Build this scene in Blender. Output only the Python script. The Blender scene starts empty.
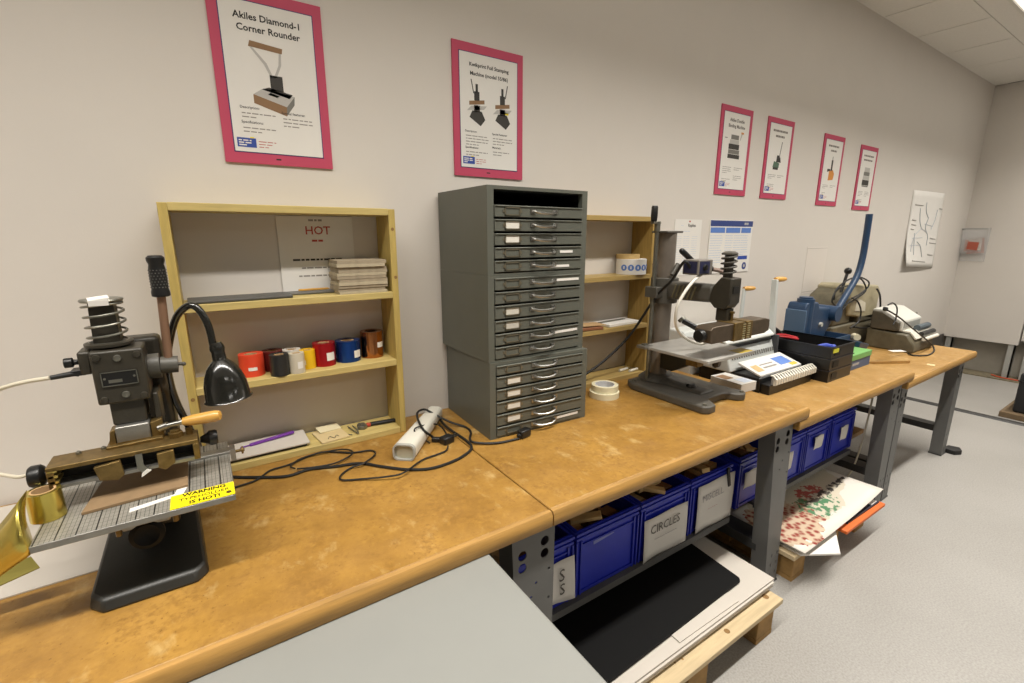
import bpy, bmesh, math, random
from mathutils import Vector, Matrix, Euler
from mathutils.geometry import tessellate_polygon
random.seed(7)
R = math.radians
scn = bpy.context.scene
COL = scn.collection

# ------------------------------------------------------------------ camera
FPX, YAW, PIT, ROL = 467.27, R(33.495), R(12.913), R(-0.034)
CAM = Vector((0.0, -1.5416, 1.41))
_f = Vector((math.sin(YAW)*math.cos(PIT), math.cos(YAW)*math.cos(PIT), -math.sin(PIT)))
_r0 = Vector((math.cos(YAW), -math.sin(YAW), 0)); _d0 = _f.cross(_r0)
_r = _r0*math.cos(ROL) + _d0*math.sin(ROL); _d = -_r0*math.sin(ROL) + _d0*math.cos(ROL)
cd = bpy.data.cameras.new('camera'); cam = bpy.data.objects.new('camera', cd); COL.objects.link(cam)
cd.sensor_width = 36; cd.lens = FPX*36/1024; cd.clip_start = .02
cam.matrix_world = Matrix(((_r.x, -_d.x, -_f.x, CAM.x), (_r.y, -_d.y, -_f.y, CAM.y), (_r.z, -_d.z, -_f.z, CAM.z), (0, 0, 0, 1)))
scn.camera = cam

def ray(x, y): return _f + _r*((x-512)/FPX) + _d*((y-341.5)/FPX)
def onz(x, y, z): v = ray(x, y); return CAM + v*((z-CAM.z)/v.z)
def ony(x, y, Y): v = ray(x, y); return CAM + v*((Y-CAM.y)/v.y)
def onx(x, y, X): v = ray(x, y); return CAM + v*((X-CAM.x)/v.x)

# ------------------------------------------------------------------ world and exposure
w = bpy.data.worlds.new('world'); scn.world = w; w.use_nodes = True
w.node_tree.nodes['Background'].inputs[0].default_value = (1, .95, .88, 1)
w.node_tree.nodes['Background'].inputs[1].default_value = .02
vs = scn.view_settings
vs.view_transform = 'Standard'; vs.look = 'None'; vs.gamma = 1; vs.use_curve_mapping = False
vs.exposure = 0.0

# ------------------------------------------------------------------ ceiling lamps (recessed troffers parallel to the back wall; rear row added as unseen fill)
CEIL = 2.797
NROW = 7
LIGHTS = [(-1.87+1.26*k, -1.135) for k in range(NROW)] + [(x, -3.7) for x in (0.6, 3.0, 5.4)]  # second list: rear row added out of view for soft front fill
for lx, ly in LIGHTS:
    ld = bpy.data.lights.new('troffer_lamp', 'AREA'); ld.shape = 'RECTANGLE'
    ld.size = 1.16; ld.size_y = .10; ld.energy = 18 if ly > -2 else 13; ld.color = (1, .955, .885)
    ld.spread = R(122) if ly > -2 else R(150)
    lo = bpy.data.objects.new('troffer_lamp', ld); COL.objects.link(lo)
    lo.location = (lx, ly, CEIL-.012)

# ------------------------------------------------------------------ materials
def lin(h):
    h = h.lstrip('#'); o = []
    for i in (0, 2, 4):
        c = int(h[i:i+2], 16)/255
        o.append(c/12.92 if c <= .04045 else ((c+.055)/1.055)**2.4)
    return (*o, 1)
MATS = {}
def mat(name, col, rough=.5, metal=0, var=0, vs_=12, bump=0, bs=120, stretch=None, spec=.5, col2=None, emit=0, coat=0, alpha=1, trans=0, sheen=0):
    if name in MATS: return MATS[name]
    m = bpy.data.materials.new(name); m.use_nodes = True
    nt = m.node_tree; N = nt.nodes; L = nt.links; b = N['Principled BSDF']
    c = lin(col) if isinstance(col, str) else col
    b.inputs['Base Color'].default_value = c
    b.inputs['Roughness'].default_value = rough; b.inputs['Metallic'].default_value = metal
    b.inputs['Specular IOR Level'].default_value = spec
    if coat: b.inputs['Coat Weight'].default_value = coat; b.inputs['Coat Roughness'].default_value = .15
    if emit: b.inputs['Emission Color'].default_value = c; b.inputs['Emission Strength'].default_value = emit
    if alpha < 1: b.inputs['Alpha'].default_value = alpha
    if trans: b.inputs['Transmission Weight'].default_value = trans
    if var or bump or col2:
        tc = N.new('ShaderNodeTexCoord'); mp = N.new('ShaderNodeMapping')
        if stretch: mp.inputs['Scale'].default_value = stretch
        L.new(tc.outputs['Object'], mp.inputs['Vector'])
        if var or col2:
            n = N.new('ShaderNodeTexNoise'); n.inputs['Scale'].default_value = vs_; n.inputs['Detail'].default_value = 5
            n.inputs['Roughness'].default_value = .6
            L.new(mp.outputs[0], n.inputs['Vector'])
            cr = N.new('ShaderNodeValToRGB'); cr.color_ramp.elements[0].position = .32; cr.color_ramp.elements[1].position = .68
            c2 = lin(col2) if col2 else tuple(v*(1-var) for v in c[:3])+(1,)
            cr.color_ramp.elements[0].color = c2; cr.color_ramp.elements[1].color = c
            L.new(n.outputs['Fac'], cr.inputs[0]); L.new(cr.outputs[0], b.inputs['Base Color'])
        if bump:
            n2 = N.new('ShaderNodeTexNoise'); n2.inputs['Scale'].default_value = bs; n2.inputs['Detail'].default_value = 3
            L.new(mp.outputs[0], n2.inputs['Vector'])
            bp = N.new('ShaderNodeBump'); bp.inputs['Strength'].default_value = bump; bp.inputs['Distance'].default_value = .002
            L.new(n2.outputs['Fac'], bp.inputs['Height']); L.new(bp.outputs[0], b.inputs['Normal'])
    MATS[name] = m; return m

def bench_mat(name, a, b_, c_):
    """varnished particleboard: amber blotches, pale scuffs, dark specks"""
    m = bpy.data.materials.new(name); m.use_nodes = True; nt = m.node_tree; N = nt.nodes; L = nt.links; b = N['Principled BSDF']
    tc = N.new('ShaderNodeTexCoord')
    def noise(s, det, lo, hi, stretch=None):
        n = N.new('ShaderNodeTexNoise'); n.inputs['Scale'].default_value = s; n.inputs['Detail'].default_value = det; n.inputs['Roughness'].default_value = .65
        mp = N.new('ShaderNodeMapping'); mp.inputs['Scale'].default_value = stretch or (1, 1, 1)
        L.new(tc.outputs['Object'], mp.inputs[0]); L.new(mp.outputs[0], n.inputs['Vector'])
        r = N.new('ShaderNodeMapRange'); r.inputs['From Min'].default_value = lo; r.inputs['From Max'].default_value = hi
        L.new(n.outputs['Fac'], r.inputs['Value']); return r.outputs[0]
    def mix(f, x, y):
        k = N.new('ShaderNodeMix'); k.data_type = 'RGBA'; L.new(f, k.inputs[0])
        for s, v in ((6, x), (7, y)):
            if isinstance(v, tuple): k.inputs[s].default_value = v
            else: L.new(v, k.inputs[s])
        return k.outputs[2]
    base = mix(noise(5, 6, .35, .65), lin(a), lin(b_))
    base = mix(noise(75, 4, .42, .60), base, mix(noise(28, 4, .25, .75), lin(b_), lin(a)))
    scuff = noise(18, 10, .565, .80, (1, .6, 1))
    base = mix(scuff, base, lin(c_))
    base = mix(noise(150, 2, .66, .8), base, lin('#6b4413'))
    L.new(base, b.inputs['Base Color'])
    rr = N.new('ShaderNodeMapRange'); rr.inputs['To Min'].default_value = .34; rr.inputs['To Max'].default_value = .6
    L.new(noise(14, 5, .35, .7), rr.inputs['Value']); L.new(rr.outputs[0], b.inputs['Roughness'])
    bp = N.new('ShaderNodeBump'); bp.inputs['Strength'].default_value = .12; bp.inputs['Distance'].default_value = .002
    L.new(noise(60, 4, .3, .7), bp.inputs['Height']); L.new(bp.outputs[0], b.inputs['Normal'])
    MATS[name] = m; return m

def floor_mat():
    m = bpy.data.materials.new('speckled vinyl'); m.use_nodes = True; nt = m.node_tree; N = nt.nodes; L = nt.links; b = N['Principled BSDF']
    tc = N.new('ShaderNodeTexCoord')
    n = N.new('ShaderNodeTexNoise'); n.inputs['Scale'].default_value = 65; n.inputs['Detail'].default_value = 4; L.new(tc.outputs['Object'], n.inputs['Vector'])
    cr = N.new('ShaderNodeValToRGB'); e = cr.color_ramp.elements
    e[0].position = .30; e[0].color = lin('#94918c'); e[1].position = .66; e[1].color = lin('#a9a6a1')
    L.new(n.outputs['Fac'], cr.inputs[0]); n.inputs['Scale'].default_value = 150
    n2 = N.new('ShaderNodeTexNoise'); n2.inputs['Scale'].default_value = 2.2; n2.inputs['Detail'].default_value = 6; L.new(tc.outputs['Object'], n2.inputs['Vector'])
    mx = N.new('ShaderNodeMix'); mx.data_type = 'RGBA'; mx.blend_type = 'MULTIPLY'; mx.inputs[0].default_value = .35
    cr2 = N.new('ShaderNodeValToRGB'); cr2.color_ramp.elements[0].position = .35; cr2.color_ramp.elements[0].color = (.75, .74, .72, 1); cr2.color_ramp.elements[1].position = .6; cr2.color_ramp.elements[1].color = (1, 1, 1, 1)
    L.new(n2.outputs['Fac'], cr2.inputs[0]); L.new(cr.outputs[0], mx.inputs[6]); L.new(cr2.outputs[0], mx.inputs[7])
    L.new(mx.outputs[2], b.inputs['Base Color']); b.inputs['Roughness'].default_value = .42
    return m

def grid_mat():
    """printed ruler grid on the bed plate of the press: bold lines each inch, fine lines between"""
    m = bpy.data.materials.new('ruled steel'); m.use_nodes = True; nt = m.node_tree; N = nt.nodes; L = nt.links; b = N['Principled BSDF']
    tc = N.new('ShaderNodeTexCoord'); sp = N.new('ShaderNodeSeparateXYZ'); L.new(tc.outputs['Object'], sp.inputs[0])
    def ln(o, per, wd):
        a = N.new('ShaderNodeMath'); a.operation = 'DIVIDE'; a.inputs[1].default_value = per; L.new(o, a.inputs[0])
        f = N.new('ShaderNodeMath'); f.operation = 'FRACT'; L.new(a.outputs[0], f.inputs[0])
        l = N.new('ShaderNodeMath'); l.operation = 'LESS_THAN'; l.inputs[1].default_value = wd/per; L.new(f.outputs[0], l.inputs[0]); return l.outputs[0]
    def mx(f, x, y):
        k = N.new('ShaderNodeMix'); k.data_type = 'RGBA'; L.new(f, k.inputs[0])
        for s, v in ((6, x), (7, y)):
            if isinstance(v, tuple): k.inputs[s].default_value = v
            else: L.new(v, k.inputs[s])
        return k.outputs[2]
    n = N.new('ShaderNodeTexNoise'); n.inputs['Scale'].default_value = 40; L.new(tc.outputs['Object'], n.inputs['Vector'])
    c = mx(n.outputs['Fac'], lin('#8b8880'), lin('#aaa69c'))
    c = mx(ln(sp.outputs[0], .0063, .0007), c, lin('#55534f'))
    c = mx(ln(sp.outputs[1], .0127, .0006), c, lin('#4a4844'))
    c = mx(ln(sp.outputs[0], .0254, .0019), c, lin('#23221f'))
    L.new(c, b.inputs['Base Color']); b.inputs['Metallic'].default_value = .35; b.inputs['Roughness'].default_value = .42
    MATS['ruled'] = m; return m

def floral_mat():
    m = bpy.data.materials.new('floral print'); m.use_nodes = True; nt = m.node_tree; N = nt.nodes; L = nt.links; b = N['Principled BSDF']
    tc = N.new('ShaderNodeTexCoord'); sp = N.new('ShaderNodeSeparateXYZ'); L.new(tc.outputs['Object'], sp.inputs[0])
    def spot(cx, cy, rx, ry, nz):
        mp = N.new('ShaderNodeMapping'); mp.inputs['Location'].default_value = (-cx/rx, -cy/ry, 0); mp.inputs['Scale'].default_value = (1/rx, 1/ry, 0)
        L.new(tc.outputs['Object'], mp.inputs[0])
        ns = N.new('ShaderNodeTexNoise'); ns.inputs['Scale'].default_value = nz; L.new(tc.outputs['Object'], ns.inputs['Vector'])
        ln_ = N.new('ShaderNodeVectorMath'); ln_.operation = 'LENGTH'; L.new(mp.outputs[0], ln_.inputs[0])
        a = N.new('ShaderNodeMath'); a.operation = 'ADD'; L.new(ln_.outputs['Value'], a.inputs[0]); L.new(ns.outputs['Fac'], a.inputs[1])
        l = N.new('ShaderNodeMath'); l.operation = 'LESS_THAN'; l.inputs[1].default_value = 1.38; L.new(a.outputs[0], l.inputs[0])
        if nz < 20: return l.outputs[0]
        n3 = N.new('ShaderNodeTexNoise'); n3.inputs['Scale'].default_value = 38; n3.inputs['Detail'].default_value = 3; L.new(tc.outputs['Object'], n3.inputs['Vector'])
        mr = N.new('ShaderNodeMapRange'); mr.inputs['From Min'].default_value = .44; mr.inputs['From Max'].default_value = .52; L.new(n3.outputs['Fac'], mr.inputs['Value'])
        mm = N.new('ShaderNodeMath'); mm.operation = 'MULTIPLY'; L.new(l.outputs[0], mm.inputs[0]); L.new(mr.outputs[0], mm.inputs[1]); return mm.outputs[0]
    def mx(f, x, y):
        k = N.new('ShaderNodeMix'); k.data_type = 'RGBA'; L.new(f, k.inputs[0])
        for s, v in ((6, x), (7, y)):
            if isinstance(v, tuple): k.inputs[s].default_value = v
            else: L.new(v, k.inputs[s])
        return k.outputs[2]
    v = N.new('ShaderNodeTexVoronoi'); v.inputs['Scale'].default_value = 42; L.new(tc.outputs['Object'], v.inputs['Vector'])
    vr = N.new('ShaderNodeValToRGB'); vr.color_ramp.elements[0].position = .25; vr.color_ramp.elements[0].color = lin('#8e2f22'); vr.color_ramp.elements[1].position = .62; vr.color_ramp.elements[1].color = lin('#c9b49a')
    L.new(v.outputs['Distance'], vr.inputs[0])
    c = mx(spot(.02, -.08, .40, .16, 7), lin('#dcd6cc'), lin('#cfc6b2'))
    c = mx(spot(-.24, -.14, .22, .16, 19), c, vr.outputs[0])
    c = mx(spot(.03, -.155, .13, .085, 55), c, lin('#4f8058'))
    c = mx(spot(.10, -.09, .10, .06, 60), c, lin('#b65a52'))
    c = mx(spot(.17, -.13, .22, .022, 70), c, lin('#4a443c'))
    L.new(c, b.inputs['Base Color']); b.inputs['Roughness'].default_value = .6
    MATS['floral'] = m; return m

wall_m = mat('wall paint', '#d6d0c8', .7, var=.03, vs_=3, bump=.06, bs=260)
ceil_m = mat('ceiling tile', '#e6e2da', .9, var=.05, vs_=60, bump=.25, bs=300)
grid_m = mat('ceiling grid', '#7d766b', .6)
bench_m = bench_mat('amber bench top', '#85602a', '#ab823e', '#c6aa72')
bench_m2 = bench_mat('ochre bench top', '#96713a', '#b08a50', '#c4a97a')
edge_m = mat('bench edge', '#b58a48', .5, var=.35, vs_=8, stretch=(.6, 8, 8), bump=.2, bs=60)
pine_m = mat('pine', '#cbb674', .5, var=.22, vs_=9, stretch=(1, 9, 9), bump=.1, bs=40)
pine_v = mat('pine upright', '#c3ab62', .5, var=.25, vs_=9, stretch=(9, 9, 1), bump=.1, bs=40)
pine2 = mat('aged pine', '#b59a5e', .5, var=.25, vs_=9, stretch=(1, 9, 9))
pine2v = mat('aged pine upright', '#ad8f4e', .5, var=.3, vs_=9, stretch=(9, 9, 1))
pallet_m = mat('pallet wood', '#cdb892', .75, var=.2, vs_=7, stretch=(1, 10, 6), bump=.25, bs=60)
pallet_d = mat('pallet block', '#b08a52', .8, var=.4, vs_=12, bump=.3, bs=80)
knot_m = mat('knot', '#94703f', .7, var=.4, vs_=200)
cab_m = mat('olive grey steel', '#63655c', .42, var=.08, vs_=9, bump=.05, bs=300, metal=.15)
cabin_m = mat('cabinet shade', '#1b1b19', .6)  # near-black, stands in for the shade inside the cabinets
chrome = mat('chrome', '#a8a8a4', .3, metal=1)
steel = mat('steel', '#9d9b95', .38, metal=.8, var=.2, vs_=40)
brass = mat('brass', '#8a7245', .42, metal=.75, var=.4, vs_=60)
nick = mat('worn nickel', '#8b8a80', .35, metal=.8, var=.2, vs_=50)
iron = mat('dark painted iron', '#37332a', .42, var=.18, vs_=30, bump=.15, bs=160, metal=.1)
iron_b = mat('black painted iron', '#2c2c29', .4, var=.15, vs_=30, bump=.1, bs=160)
iron_g = mat('grey painted iron', '#55524b', .45, var=.25, vs_=25, bump=.15, bs=160)
black = mat('black plastic', '#141414', .38)
black_g = mat('black gloss', '#1c1c19', .16, coat=.5)
rubber = mat('black rubber', '#161616', .55)
white_p = mat('white plastic', '#d9d5c8', .4)
cream_p = mat('cream cable', '#cfc8b4', .45)
paper = mat('white paper', '#e3e0da', .75, var=.03, vs_=8)
paper2 = mat('grey white board', '#c3bcb2', .7, var=.04, vs_=6)
chip_m = mat('grey chipboard', '#a89a82', .85, var=.25, vs_=40, bump=.3, bs=120)
leg_m = mat('grey bench steel', '#6c6c6a', .5, var=.1, vs_=15, metal=.2)
leg_d = mat('dark bench steel', '#434342', .5, var=.12, vs_=15, metal=.2)
shelf_m = mat('under shelf steel', '#5a5a59', .55, var=.1)
blue_c = mat('blue crate', '#1c2db4', .42, var=.12, vs_=6)
blue_d = mat('blue crate rib', '#1a2aa8', .45)
wood_b = mat('offcut wood', '#b28a56', .7, var=.35, vs_=15, stretch=(1, 6, 6))
wood_b2 = mat('offcut pale wood', '#c9aa76', .7, var=.25, vs_=15, stretch=(1, 6, 6))
wood_b3 = mat('offcut dark wood', '#7b5632', .7, var=.35, vs_=15, stretch=(1, 6, 6))
pink = mat('pink mount', '#bf4562', .6, var=.05)
navy = mat('navy line', '#3a2f66', .6)
ink = mat('ink', '#2a2724', .7)
ink_g = mat('grey ink', '#8f8a84', .7)
ink_r = mat('red ink', '#b2463a', .7)
ink_b = mat('blue ink', '#2e4a9c', .6)
ink_lb = mat('light blue ink', '#5b7fc4', .6)
ink_pale = mat('pale blue ink', '#c3cbd8', .7)
yellow_s = mat('yellow sign', '#f0dc12', .5)
orange_i = mat('orange print', '#d08a3c', .6)
green_i = mat('green print', '#4f6b57', .6)
grey_t = mat('grey table laminate', '#8a8b87', .45, var=.06, vs_=4)
copper = mat('bronze rod', '#94735c', .4, metal=.5)
hwood = mat('varnished handle', '#d3a04e', .3, var=.12, vs_=20, coat=.4)
gold = mat('gold foil', '#d0be62', .24, metal=.92)
blue_p = mat('blue enamel', '#27405e', .4, var=.12, vs_=20, bump=.08, bs=150)
beige = mat('beige enamel', '#aca284', .45, var=.25, vs_=14)
olive = mat('dirty olive casing', '#6a634f', .55, var=.4, vs_=18)
grey_p = mat('grey machine plastic', '#c3c6c3', .45)
acrylic = mat('clear acrylic', '#f2f2f2', .05, alpha=.22)
tape_m = mat('masking tape', '#dcd5b6', .6)
cardb = mat('cardboard', '#b4946a', .8)

# ------------------------------------------------------------------ mesh helpers
class MB:
    def __init__(s): s.v = []; s.f = []; s.m = []; s.mi = 0
    def add(s, vs_, fs):
        o = len(s.v); s.v += [tuple(v) for v in vs_]; s.f += [tuple(i+o for i in f) for f in fs]; s.m += [s.mi]*len(fs); return s
    def box(s, x0, x1, y0, y1, z0, z1):
        return s.add([(x0, y0, z0), (x1, y0, z0), (x1, y1, z0), (x0, y1, z0), (x0, y0, z1), (x1, y0, z1), (x1, y1, z1), (x0, y1, z1)],
                     [(0, 3, 2, 1), (4, 5, 6, 7), (0, 1, 5, 4), (1, 2, 6, 5), (2, 3, 7, 6), (3, 0, 4, 7)])
    def obox(s, c, sz, rot=(0, 0, 0)):
        M = Euler(rot).to_matrix(); c = Vector(c); h = Vector(sz)/2
        P = [c + M @ Vector((sx*h.x, sy*h.y, sz_*h.z)) for sz_ in (-1, 1) for sx, sy in ((-1, -1), (1, -1), (1, 1), (-1, 1))]
        return s.add(P, [(0, 3, 2, 1), (4, 5, 6, 7), (0, 1, 5, 4), (1, 2, 6, 5), (2, 3, 7, 6), (3, 0, 4, 7)])
    def hexa(s, lo, hi):
        """two quads joined"""
        n = len(lo)
        return s.add(list(lo)+list(hi), [tuple(reversed(range(n))), tuple(range(n, 2*n))]+[(i, (i+1) % n, n+(i+1) % n, n+i) for i in range(n)])
    def prism(s, poly, ax, t0, t1):
        def P(u, v, t): return {'x': (t, u, v), 'y': (u, t, v), 'z': (u, v, t)}[ax]
        return s.hexa([P(u, v, t0) for u, v in poly], [P(u, v, t1) for u, v in poly])
    def cyl(s, p0, p1, r0, r1=None, n=16, cap=True):
        r1 = r0 if r1 is None else r1; p0 = Vector(p0); p1 = Vector(p1); a = (p1-p0).normalized()
        u = a.orthogonal().normalized(); v = a.cross(u)
        A = [p0+(u*math.cos(t)+v*math.sin(t))*r0 for t in [2*math.pi*i/n for i in range(n)]]
        B = [p1+(u*math.cos(t)+v*math.sin(t))*r1 for t in [2*math.pi*i/n for i in range(n)]]
        f = [(i, (i+1) % n, n+(i+1) % n, n+i) for i in range(n)]
        if cap: f += [tuple(reversed(range(n))), tuple(range(n, 2*n))]
        return s.add(A+B, f)
    def tube(s, pts, r, n=8, smooth=0, closed=False, rs=None):
        pts = [Vector(p) for p in pts]
        if smooth: pts = catmull(pts, smooth)
        k = len(pts); T = [(pts[min(i+1, k-1)]-pts[max(i-1, 0)]).normalized() for i in range(k)]
        u = T[0].orthogonal().normalized(); V = []
        for i in range(k):
            u = (u-T[i]*u.dot(T[i])); u = u.normalized() if u.length > 1e-6 else T[i].orthogonal().normalized()
            w_ = T[i].cross(u); rr = rs[i] if rs else r
            V += [pts[i]+(u*math.cos(2*math.pi*j/n)+w_*math.sin(2*math.pi*j/n))*rr for j in range(n)]
        F = [(i*n+j, i*n+(j+1) % n, (i+1)*n+(j+1) % n, (i+1)*n+j) for i in range(k-1) for j in range(n)]
        F += [tuple(reversed(range(n))), tuple(range((k-1)*n, k*n))]
        return s.add(V, F)
    def lathe(s, prof, c=(0, 0, 0), n=24, ax=(0, 0, 1), closed=False):
        c = Vector(c); a = Vector(ax).normalized(); u = a.orthogonal().normalized(); v = a.cross(u); k = len(prof); V = []
        for r, z in prof:
            V += [c+a*z+(u*math.cos(2*math.pi*j/n)+v*math.sin(2*math.pi*j/n))*max(r, 1e-5) for j in range(n)]
        kk = k if closed else k-1
        F = [(i*n+j, i*n+(j+1) % n, ((i+1) % k)*n+(j+1) % n, ((i+1) % k)*n+j) for i in range(kk) for j in range(n)]
        if not closed: F += [tuple(reversed(range(n))), tuple(range((k-1)*n, k*n))]
        return s.add(V, F)
    def ball(s, c, r, n=12, sc=(1, 1, 1)):
        c = Vector(c)
        h = n//2; V = []
        for i in range(h+1):
            t = math.pi*i/h
            V += [c+Vector((math.sin(t)*math.cos(2*math.pi*j/n)*r*sc[0], math.sin(t)*math.sin(2*math.pi*j/n)*r*sc[1], math.cos(t)*r*sc[2])) for j in range(n)]
        return s.add(V, [(i*n+j, i*n+(j+1) % n, (i+1)*n+(j+1) % n, (i+1)*n+j) for i in range(h) for j in range(n)])
    def plate(s, outer, holes, ax, t0, t1):
        """flat plate with real holes, outline in the two other axes"""
        loops = [[Vector((u, v, 0)) for u, v in L_] for L_ in [outer]+holes]
        flat = [p for L_ in loops for p in L_]
        tris = tessellate_polygon(loops); n = len(flat)
        def P(p, t): return {'x': (t, p.x, p.y), 'y': (p.x, t, p.y), 'z': (p.x, p.y, t)}[ax]
        F = [tuple(t) for t in tris]+[tuple(i+n for i in reversed(t)) for t in tris]; o = 0
        for L_ in loops:
            k = len(L_); F += [(o+i, o+(i+1) % k, n+o+(i+1) % k, n+o+i) for i in range(k)]; o += k
        return s.add([P(p, t0) for p in flat]+[P(p, t1) for p in flat], F)

def catmull(p, k):
    out = []; n = len(p)
    for i in range(n-1):
        a, b, c, d = p[max(i-1, 0)], p[i], p[i+1], p[min(i+2, n-1)]
        for j in range(k):
            t = j/k; out.append(.5*((2*b)+(c-a)*t+(2*a-5*b+4*c-d)*t*t+(3*b-a-3*c+d)*t**3))
    out.append(p[-1]); return out

def build(name, mb, m, parent=None, world=True, bevel=0, sharp=38, kind=None, label=None, merge=False, seg=2):
    """mesh in world coordinates; under a parent it is moved into the parent's frame (parents carry no rotation while building)"""
    me = bpy.data.meshes.new(name)
    off = Vector((0, 0, 0))
    if parent and world:
        p = parent
        while p: off += p.location; p = p.parent
    if not parent and world and mb.v:
        lo = [min(v[i] for v in mb.v) for i in range(3)]; hi = [max(v[i] for v in mb.v) for i in range(3)]
        off = Vector(((lo[0]+hi[0])/2, (lo[1]+hi[1])/2, lo[2]))
    me.from_pydata([tuple(Vector(v)-off) for v in mb.v], [], mb.f)
    ms = m if isinstance(m, (list, tuple)) else [m]
    for x in ms: me.materials.append(x)
    if len(ms) > 1:
        for p, i in zip(me.polygons, mb.m): p.material_index = i
    bm = bmesh.new(); bm.from_mesh(me)
    bmesh.ops.remove_doubles(bm, verts=bm.verts, dist=1e-6) if merge else None
    bmesh.ops.recalc_face_normals(bm, faces=bm.faces); bm.to_mesh(me); bm.free()
    for p in me.polygons: p.use_smooth = True
    me.set_sharp_from_angle(angle=R(sharp))
    o = bpy.data.objects.new(name, me); COL.objects.link(o)
    if parent: o.parent = parent
    elif world: o.location = off
    if bevel:
        b = o.modifiers.new('bevel', 'BEVEL'); b.width = bevel; b.segments = seg; b.limit_method = 'ANGLE'; b.angle_limit = R(40); b.harden_normals = False
    if kind: o['kind'] = kind
    if label: o['label'] = label
    return o
def tag(o, label, cat, group=None):
    o['label'] = label; o['category'] = cat
    if group: o['group'] = group
    return o
def thing(name, label, cat, loc=(0, 0, 0), group=None):
    o = bpy.data.objects.new(name, None); COL.objects.link(o); o.location = loc; o.empty_display_size = .05
    return tag(o, label, cat, group)
def struct(name, mb, m, **k): return build(name, mb, m, kind='structure', **k)
TEXTS = []
def text(s, size, loc, m, parent, rot=(R(90), 0, 0), align='CENTER', bold=0, sx=1, name='lettering', shear=0):
    cu = bpy.data.curves.new(name, 'FONT'); cu.body = s; cu.size = size; cu.align_x = align; cu.align_y = 'CENTER'
    cu.offset = bold*size; cu.extrude = .00012; cu.resolution_u = 2; cu.shear = shear
    cu.materials.append(m)
    o = bpy.data.objects.new(name, cu); COL.objects.link(o); o.parent = parent
    off = Vector((0, 0, 0)); p = parent
    while p: off += p.location; p = p.parent
    o.location = Vector(loc)-off; o.rotation_euler = rot; o.scale = (sx, 1, 1)
    TEXTS.append((o, m)); return o
def flush_text():
    bpy.context.view_layer.update()
    dg = bpy.context.evaluated_depsgraph_get()
    for o, m in TEXTS:
        me = bpy.data.meshes.new_from_object(o.evaluated_get(dg))
        me.materials.clear(); me.materials.append(m)
        n = bpy.data.objects.new('tmp', me); COL.objects.link(n); n.parent = o.parent
        n.location = o.location; n.rotation_euler = o.rotation_euler; n.scale = o.scale
        nm = o.name.split('.')[0]; cu = o.data; bpy.data.objects.remove(o); bpy.data.curves.remove(cu); n.name = nm
def copy_tree(o, parent=None, memo=None):
    c = o.copy(); COL.objects.link(c); c.parent = parent
    for ch in list(o.children): copy_tree(ch, c)
    return c

# ================================================================== THE ROOM
XL, XR, YF = -3.2, 6.57, -6.2
floor = struct('floor', MB().box(XL, XR+.4, YF, .12, -.1, 0), floor_mat())
struct('wall_back', MB().box(XL, XR+.4, 0, .12, 0, CEIL+.1), wall_m)
struct('wall_left', MB().box(XL-.12, XL, YF, .12, 0, CEIL+.1), wall_m)
struct('wall_front', MB().box(XL, XR+.4, YF-.12, YF, 0, CEIL+.1), wall_m)
# the end wall hangs clear of the floor on metal studs, with a scuffed recess behind it
struct('wall_right', MB().box(XR, XR+.10, -.565, 0, .355, CEIL).box(XR+.02, XR+.10, YF, -.575, .40, CEIL), wall_m)
scuff = mat('scuffed plaster', '#b4aea2', .85, var=.22, vs_=4)
struct('wall_recess', MB().box(XR+.16, XR+.24, YF, 0, 0, .7), scuff)
for i, (yy, ww) in enumerate(((-.03, .05), (-.50, .045), (-.62, .05))):
    struct('trim_%d' % (i+1), MB().box(XR+.012, XR+.06, yy-ww, yy, 0, .41).box(XR+.012, XR+.10, yy-ww, yy-ww+.006, 0, .41), mat('stud metal', '#b3b3ae', .45, metal=.4))
struct('baseboard_right', MB().box(XR-.07, XR+.15, -.75, 0, 0, .012), mat('chipped screed edge', '#8a8068', .9, var=.4, vs_=30))
struct('trim_4', MB().box(5.55, XR-.005, -.012, 0, .20, .375), mat('dark gap shade', '#4d4944', .6))  # dark strip painted in for the shade of the open gap
rc = build('red_cable', MB().tube([(XR+.02, -.43, .020), (XR-.02, -.50, .019), (XR-.03, -.60, .019), (XR-.02, -.72, .019)], .0065, smooth=6), mat('red cable jacket', '#c0502f', .5))
tag(rc, 'thin orange-red cable on the floor under the raised end wall', 'cable')

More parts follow.
